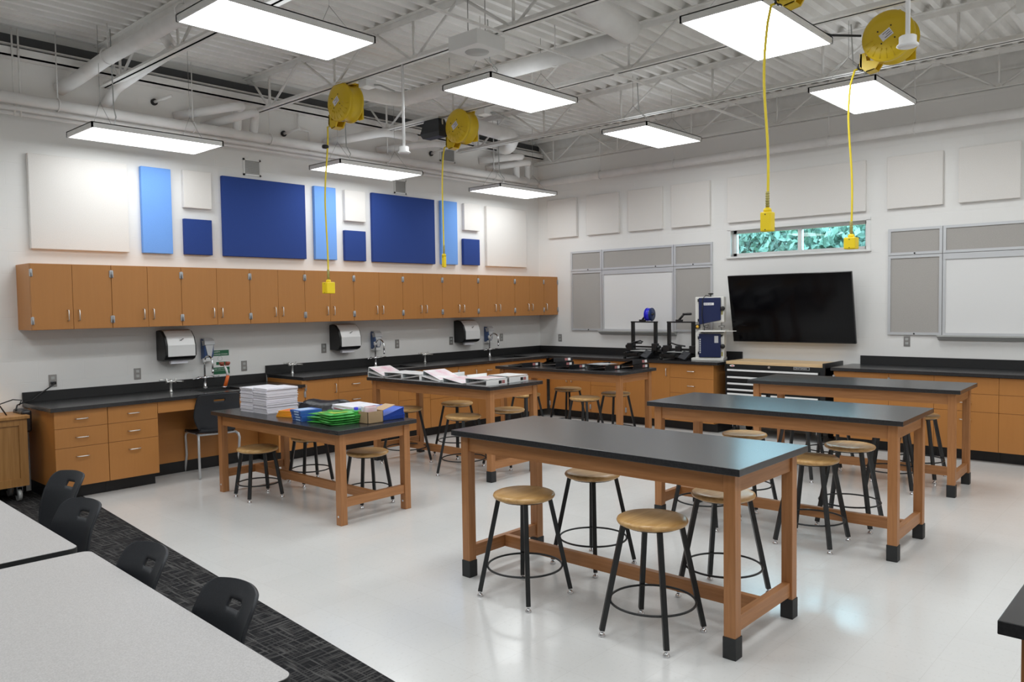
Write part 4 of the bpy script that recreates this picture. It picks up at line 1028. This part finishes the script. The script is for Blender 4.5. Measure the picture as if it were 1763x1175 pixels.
B().lathe([(.001, -.035), (.022, -.025), (.028, 0), (.018, .03), (.001, .04)], (-.10, 0, .35), 'z', 14).done('bulb', 'bulb', t)
t = thing('leaning_stick', 'thin dark rod leaning on the wooden cart at far left', 'rod', (0, 0, 0))
B().tube([(-7.66, -.30, .765), (-7.80, -.06, 1.10)], .006, 8).done('rod_shaft', 'steel_black', t)

# ================================================================== THINGS ON THE LOW SUPPLY TABLE
ZT4 = .745
def paper_stack(label, cx, cy, w_, d, n, rz, dz=.0075):
    b = B()
    for k in range(n):
        jx, jy = R.uniform(-.006, .006), R.uniform(-.006, .006)
        b.box(-w_ / 2 + jx, -d / 2 + jy, k * dz, w_ / 2 + jx, d / 2 + jy, (k + 1) * dz - .0006)
    tag(b.done('paper_stack', 'paper', None, (cx, cy, ZT4), rz), label, 'paper stack', 'tall paper stacks')
paper_stack('tall stack of white paper at the far left corner of the low table', -5.985, -1.70, .30, .205, 29, .04)
paper_stack('tall stack of white paper nearer the orange cartons on the low table', -5.975, -1.93, .31, .235, 30, -.02)
def carton(name, label, c, s, rz, m, band=None, cat='carton', group=None, top=None):
    t = thing(name, label, cat, c, rz, group)
    B().box(-s[0] / 2, -s[1] / 2, 0, s[0] / 2, s[1] / 2, s[2], .002).done('carton_body', m, t)
    if band: B().box(-s[0] / 2 - .0008, -s[1] * .32, s[2] * .25, -s[0] / 2 + .001, s[1] * .12, s[2] * .75).done('printed_label', band, t)
    if top: B().box(-s[0] * .4, -s[1] * .3, s[2] - .001, s[0] * .3, s[1] * .4, s[2] + .0008).done('top_label', top, t)
for k, l in enumerate(('orange pencil carton at the bottom of the orange pile on the low table', 'orange pencil carton in the middle of the orange pile on the low table', 'orange pencil carton on top of the orange pile on the low table')):
    carton('pencil_carton', l, (-6.06 + .008 * k, -2.33 - .006 * k, ZT4 + .0185 * k), (.16, .215, .018), .25 + .08 * k, 'orange_box', None, group='orange cartons', top='orange' if k == 2 else None)
for k, l in enumerate(('lowest blue carton of the pile between the orange cartons and the green packs', 'second lowest blue carton of the pile beside the green packs', 'third blue carton from the table in the pile beside the green packs', 'top blue carton of the pile, with a pale blue printed lid')):
    carton('marker_carton', l, (-6.09 - .004 * k, -2.62 + .004 * k, ZT4 + .0225 * k), (.20, .17, .022), -.10 + .05 * (k % 2), 'blue_box', 'pale_blue', group='blue cartons', top='pale_blue' if k == 3 else None)
def pack(label, c, s, rz, tilt):
    t = thing('green_pack', label, 'green packet', c, rz, 'green film packets')
    b = B(); rings = []
    for i in range(9):
        u = -1 + 2 * i / 8; h = s[2] * (1 - .72 * abs(u) ** 4)
        w_ = s[1] / 2 * (1 - .05 * abs(u) ** 3)
        rings.append([Vector((u * s[0] / 2, y, (s[2] - h) / 2 + h * (1 if k else 0) * (1 - .5 * abs(y / (s[1] / 2)) ** 4) + .001)) for k, ys in ((0, (-w_, 0, w_)), (1, (w_, w_ * .5, 0, -w_ * .5, -w_))) for y in ys])
    b.loft(rings); b.xf(Matrix.Rotation(tilt, 4, 'Y')); o = b.done('packet_film', 'green_pack', t)
    B().box(-s[0] * .32, -s[1] * .36, s[2] * .93, s[0] * .05, s[1] * .18, s[2] * 1.02, .001).xf(Matrix.Rotation(tilt, 4, 'Y')).done('lime_label', 'lime', t)
    B().box(s[0] * .18, -s[1] * .5, s[2] * .30, s[0] * .28, s[1] * .45, s[2] * 1.0, .001).xf(Matrix.Rotation(tilt, 4, 'Y')).done('seal_band', 'green_pack', t)
GP = ['bottom', 'second', 'third', 'fourth', 'topmost']
for k in range(5):
    pack('%s green film packet of the front pile at the table corner' % GP[k], (-6.02 + .01 * R.uniform(-1, 1), -3.02 + .012 * R.uniform(-1, 1), ZT4 + .019 * k), (.33, .20, .020), -.15 + R.uniform(-.08, .08), R.uniform(-.02, .02))
for k in range(4):
    pack('%s green film packet of the rear pile, beside the blue cartons' % GP[k], (-6.02 + .01 * R.uniform(-1, 1), -2.81 + .01 * R.uniform(-1, 1), ZT4 + .019 * k), (.30, .19, .020), .22 + R.uniform(-.1, .1), R.uniform(-.02, .02))
t = thing('cardboard_box', 'open brown cardboard box with a raised flap on the low table beside the blue folders', 'cardboard box', (-5.87, -3.175, ZT4), .0)
w_, d, h = .155, .13, .095; b = B(); e = .004
b.box(-w_ / 2, -d / 2, 0, w_ / 2, d / 2, e); b.box(-w_ / 2, -d / 2, 0, w_ / 2, -d / 2 + e, h); b.box(-w_ / 2, d / 2 - e, 0, w_ / 2, d / 2, h); b.box(-w_ / 2, -d / 2, 0, -w_ / 2 + e, d / 2, h); b.box(w_ / 2 - e, -d / 2, 0, w_ / 2, d / 2, h)
b.done('box_body', 'brown', t)
b = B(); b.box(w_ / 2 - .003, -d / 2, 0, w_ / 2 + .13, d / 2, .003); b.xf(Matrix.Translation((0, .0, h - .0)) @ Matrix.Translation((w_ / 2, 0, 0)) @ Matrix.Rotation(-.25, 4, 'Y') @ Matrix.Translation((-w_ / 2, 0, 0))); b.done('box_flap', 'brown_in', t)
for i, (x, y, m, l) in enumerate(((-.03, -.02, 'pink', 'pink packet poking out of the cardboard box'), (.025, .02, 'rose', 'dull red packet poking out of the cardboard box'), (.0, .04, 'paper', 'white packet poking out of the cardboard box'))):
    tag(B().box(-.055, -.012, 0, .055, .012, .125, .003).done('small_packet', m, None, (-5.87 + x * .5, -3.175 + y, ZT4 + .005), .1 * (i - 1)), l, 'packet', 'packets in the box')
# blue folders, fanned
for k in range(9):
    a = -.030 * k - .01
    t = thing('pocket_folder', ['bottom blue pocket folder of the fanned stack', 'blue pocket folder second from the bottom of the fanned stack', 'blue pocket folder third from the bottom of the fanned stack', 'blue pocket folder fourth from the bottom of the fanned stack', 'middle blue pocket folder of the fanned stack', 'blue pocket folder fourth from the top of the fanned stack', 'blue pocket folder third from the top of the fanned stack', 'blue pocket folder just below the topmost of the fanned stack', 'topmost blue pocket folder of the fanned stack, its cover sloping'][k], 'folder', (-5.795 + .001 * k, -3.04 + .004 * R.uniform(-1, 1), ZT4 + .003 + .0030 * k), -.05 + .012 * (k - 4), 'blue pocket folders')
    o = B().box(0, -.15, 0, .255, .15, .0022).done('folder_cover', 'blue_folder', t); o.rotation_euler.y = a
    o = B().box(.2555, -.15, -.006, .2585, .15, .0040).done('folder_spine', 'blue_folder', t); o.rotation_euler.y = a
tag(B().box(-5.83, -3.20, ZT4, -5.60, -2.94, ZT4 + .0025).done('black_sheet', 'black'), 'black sheet under the fanned blue folders', 'sheet')
# black bag, heaped white packs, bottle
b = B(); nx, ny = 18, 10; rings = []
for i in range(nx + 1):
    u = i / nx; ring = []
    for j in range(ny + 1):
        v = j / ny; z = .15 * math.sin(PI * min(1, max(0, v))) ** .6 * (.55 + .35 * math.sin(u * 6.0 + 1) * .5 + .35 * u) * (math.sin(PI * (u * .92 + .04)) ** .35) + .004 * R.random()
        ring.append(Vector((-.11 + .22 * v, -.26 + .52 * u + .01 * math.sin(v * 9), max(z, .001))))
    rings.append(ring)
b.loft(rings, False, False); b.quad((-.11, -.26, .0), (.11, -.26, 0), (.11, .26, 0), (-.11, .26, 0))
t = thing('black_bag', 'crumpled black plastic bag at the back of the low table', 'bag', (-5.62, -2.24, ZT4), .35)
b.done('bag_film', 'bag', t)
tag(B().box(-.035, -.05, .0, .035, .05, .003).xf(Matrix.Rotation(.45, 4, 'Y')).done('white_tag', 'paper', None, (-5.75, -1.99, ZT4 + .055), .2), 'white paper tag lying against the crumpled black bag', 'tag')
WP = ['bottom', 'second', 'third', 'fourth', 'top']
for k in range(5):
    t = thing('paper_pad', '%s pad of the heap of white pads with coloured edges on the low table' % WP[k], 'paper pad', (-5.73 + R.uniform(-.012, .012), -2.78 + R.uniform(-.012, .012), ZT4 + .021 * k), -.08 + R.uniform(-.12, .12), 'heap of white pads')
    B().box(-.135, -.16, 0, .135, .16, .020, .003).done('pad_sheets', 'paper', t)
    B().box(-.1358, -.13, .004, -.1345, .11, .015).done('edge_print', ['rose', 'pale_blue', 'paper', 'rose', 'pink'][k], t)
t = thing('glue_bottle', 'small clear bottle with a blue cap between the green packs and the cardboard box', 'bottle', (-5.915, -3.045, ZT4), 0)
B().lathe([(.001, 0), (.020, 0), (.021, .004), (.021, .07), (.012, .085)], (0, 0, 0), 'z', 16).done('bottle_body', 'soap_grey', t)
B().lathe([(.017, .082), (.018, .086), (.017, .118), (.001, .12)], (0, 0, 0), 'z', 16).done('bottle_cap', 'blue_spool', t)
tag(B().tube([(-5.955, -3.10, ZT4 + .005), (-5.955, -3.10, ZT4 + .06), (-5.965, -3.115, ZT4 + .075), (-5.985, -3.11, ZT4 + .07)], .005, 8).done('hook_of_cord', 'whitegloss'), 'short white hook of cord beside the green packs', 'cord')

# ================================================================== BINDERS
def binder(label, c, rz, dark=False, h=.052, sheet='pink', spine=('steel_black', 'rose'), tilt=0.0):
    """spine on local x=0 facing -X, opens towards +X; long side along Y"""
    t = thing('ring_binder', label, 'binder', c, rz, 'black ring binders' if dark else 'white ring binders')
    t.rotation_euler = (0, -tilt, rz)
    m = 'binder_black' if dark else 'binder_white'; L = .146; D = .265; e = .0028
    B().box(0, -L, 0, D, L, e).done('back_cover', m, t)
    B().box(-.0035, -L, 0, .0, L, h, .001).done('spine', m, t)
    a = math.atan2(h - .010, D)
    o = B().box(0, -L, -e, math.hypot(D, h), L, 0, .0).done('front_cover', m, t); o.location = (0, 0, h); o.rotation_euler.y = a
    if sheet:
        q = B().box(.012, -L + .008, 0, .248, L - .010, .0008).done('cover_sheet', sheet, o)
    b = B(); b.box(.012, -.12, e, .03, .12, e + .004)
    for y in (-.09, 0, .09): b.torus((.026, y, e + .017), .015, .0016, 'y', 16, 5)
    b.done('ring_mechanism', 'chrome', t)
    B().box(.0006, -L + .004, e, .0026, L - .004, h - .003).done('spine_lining', 'binder_in', t)
    if spine:
        y0 = -.11
        for i, s in enumerate(spine):
            B().box(-.0046, y0, h * .22, -.0034, y0 + .04, h * .80).done('spine_picture', s, t); y0 += .046
    return t
zt = .9145
PX = PI
HB = .052; TA = math.atan2(HB - .010, .265)
P2 = PI / 2
def lay(lst, dark):
    # each entry: label, x centre, y of the spine, spine direction (+1 faces +Y, -1 faces -Y), mode, sheet, spine pictures
    for l, x, y, s, mode, sh, sp, dr in lst:
        rz = (-P2 if s > 0 else P2) + dr
        if mode == 'low': binder(l, (x, y, zt), rz, dark, HB, sh, sp)
        elif mode == 'nest': binder(l, (x, y, zt + .0125), rz, dark, HB, sh, sp, TA + .004)       # lies head to tail on the sloping cover below
        elif mode == 'pile': binder(l, (x, y, zt + HB + .0035), rz, dark, HB, sh, sp, -TA + .004)  # lies the same way round on the cover below
Wp = ('rose', 'steel_black')
lay([
    ('white binder at the far left end of the binder table, under the pink one', -4.33, -1.325, 1, 'low', None, None, .0),
    ('white binder with a pink cover on top at the far left end of the binder table', -4.325, -1.33, 1, 'pile', 'pink', None, -.02),
    ('lower white binder of the nested pair second from the left on the binder table', -4.33, -1.885, -1, 'low', None, None, .01),
    ('upper plain white binder of the nested pair second from the left on the binder table', -4.33, -1.615, 1, 'nest', 'binder_white', None, .01),
    ('lower white binder of the nested pair left of the middle of the binder table', -4.33, -2.175, -1, 'low', None, None, -.01),
    ('upper plain white binder of the nested pair left of the middle of the binder table', -4.32, -1.905, 1, 'nest', 'binder_white', None, -.01),
    ('lower white binder of the pile in the middle of the binder table', -4.33, -2.205, 1, 'low', None, None, .01),
    ('pink covered white binder topping the pile in the middle of the binder table', -4.31, -2.21, 1, 'pile', 'pink', None, -.02),
    ('pink covered white binder sloping down beside the corner binders', -4.33, -2.53, 1, 'low', 'pink', None, .01),
    ('lower white binder at the front corner of the binder table, pictures on its spine', -4.33, -3.125, -1, 'low', None, Wp, .0),
    ('upper white binder at the front corner of the binder table with a pale pink cover', -4.33, -2.855, 1, 'nest', 'pink', None, .0),
    ('lower white binder at the right end of the binder table, dark pictures on its spine', -3.96, -3.075, -1, 'low', None, Wp, .03),
    ('upper white binder at the right end of the binder table with a plain cover', -3.965, -2.805, 1, 'nest', 'binder_white', None, .03),
    ('white binder lying behind the nested pair left of the middle', -4.0, -2.20, -1, 'low', 'binder_white', None, .03),
    ('white binder lying behind the pink pile in the middle', -3.99, -2.52, -1, 'low', 'binder_white', None, .0),
    ('white binder lying behind the sloping pink one, small picture on its spine', -3.98, -2.79, -1, 'low', 'binder_white', Wp, .02),
], False)
Kp = ('whitegloss', 'rose')
lay([
    ('black binder at the far left end of the far table with a pale pink cover', -2.44, -1.92, -1, 'low', 'pink', Kp, -.15),
    ('black binder under the raised pink one on the far table', -2.15, -2.22, -1, 'low', None, Kp, -.20),
    ('black binder raised on another one, with a pink cover, on the far table', -2.17, -2.215, -1, 'pile', 'pink', Kp, -.26),
    ('black binder with its cover sagging at the near edge of the far table', -2.38, -2.60, -1, 'low', 'binder_grey', Kp, -.12),
    ('black binder at the back middle of the far table', -1.99, -2.66, -1, 'low', None, Kp, -.2),
    ('lower black binder at the near corner of the far table', -2.30, -3.05, -1, 'low', None, Kp, -.08),
    ('upper black binder at the near corner of the far table with a grey cover', -2.31, -2.78, 1, 'nest', 'binder_grey', None, -.08),
    ('lower black binder at the right end of the far table', -1.98, -3.22, -1, 'low', None, Kp, -.10),
    ('upper black binder at the right end of the far table with a raised grey cover', -1.985, -3.22, -1, 'pile', 'binder_grey', Kp, -.12),
], True)

# ================================================================== OUTDOORS
tag(B().box(.4, -60, -.4, 80, 60, -.3).done('outdoor_lawn', 'lawn'), 'grass outside the window', 'lawn', kind='stuff')
def tree(x, y, h, r, label):
    t = thing('tree', label, 'tree', (x, y, -.3), 0, 'trees outside the window')
    B().tube([(0, 0, 0), (.1, .05, h * .4), (0, 0, h * .8)], [.16, .12, .05], 10).done('trunk', 'bark', t)
    b = B(); bm = b.bm
    for k in range(9000):
        while True:
            p = Vector((R.uniform(-1, 1), R.uniform(-1, 1), R.uniform(-1, 1)))
            if .25 < p.length < 1 + .15 * math.sin(p.x * 9 + p.y * 7 + p.z * 8): break
        c = Vector((p.x * r, p.y * r, h * .56 + p.z * h * .44))
        n = Euler((R.uniform(0, 6.3), R.uniform(0, 6.3), R.uniform(0, 6.3))).to_matrix(); s = R.uniform(.05, .13)
        b.quad(*[c + n @ Vector(q) * s for q in ((-1, 0, 0), (0, -.55, .1), (1, 0, 0), (0, .55, .1))])
    b.done('crown', 'leaf', t)
for x, y, h, r, l in ((7.5, -3.6, 4.3, 1.9, 'leafy tree outside seen through the right window pane'), (8.6, -.9, 4.5, 2.2, 'leafy tree outside seen through the middle of the window'), (7.2, 1.6, 4.2, 1.9, 'leafy tree outside seen through the left window pane'), (13.0, 1.2, 5.2, 2.6, 'taller tree outside behind the others, at left'), (13.0, -3.9, 5.1, 2.6, 'taller tree outside behind the others, at right')):
    tree(x, y, h, r, l)

# ================================================================== WORLD, CAMERA, COLOUR
wd_ = bpy.data.worlds.new('sky'); SC.world = wd_; wd_.use_nodes = True
bg = wd_.node_tree.nodes['Background']; bg.inputs['Color'].default_value = (0.62, 0.80, 1.0, 1); bg.inputs['Strength'].default_value = SKY_S
cam = bpy.data.cameras.new('camera'); co = bpy.data.objects.new('camera', cam); COL.objects.link(co)
ya, pi_, ro = math.radians(42.3172), math.radians(-2.6034), math.radians(-.8317)
fw = Vector((math.cos(pi_) * math.cos(ya), math.cos(pi_) * math.sin(ya), math.sin(pi_)))
rt = Vector((math.sin(ya), -math.cos(ya), 0)); up = rt.cross(fw)
r2 = rt * math.cos(ro) + up * math.sin(ro); u2 = -rt * math.sin(ro) + up * math.cos(ro)
mx = Matrix((r2, u2, -fw)).transposed().to_4x4(); mx.translation = Vector((-9.7972, -8.3075, 1.6767))
co.matrix_world = mx
cam.sensor_fit = 'HORIZONTAL'; cam.sensor_width = 36; cam.lens = 1362.72 / 1763 * 36; cam.clip_start = .05; cam.clip_end = 300
SC.camera = co
SC.view_settings.view_transform = 'Standard'; SC.view_settings.look = 'None'; SC.view_settings.gamma = 1; SC.view_settings.use_curve_mapping = False
SC.view_settings.exposure = EXPO
SC.cycles.max_bounces = 14; SC.cycles.diffuse_bounces = 10; SC.cycles.glossy_bounces = 4; SC.cycles.transparent_max_bounces = 8
SC.cycles.use_denoising = True
SC.cycles.sample_clamp_indirect = 8
SC.cycles.caustics_reflective = False; SC.cycles.caustics_refractive = False
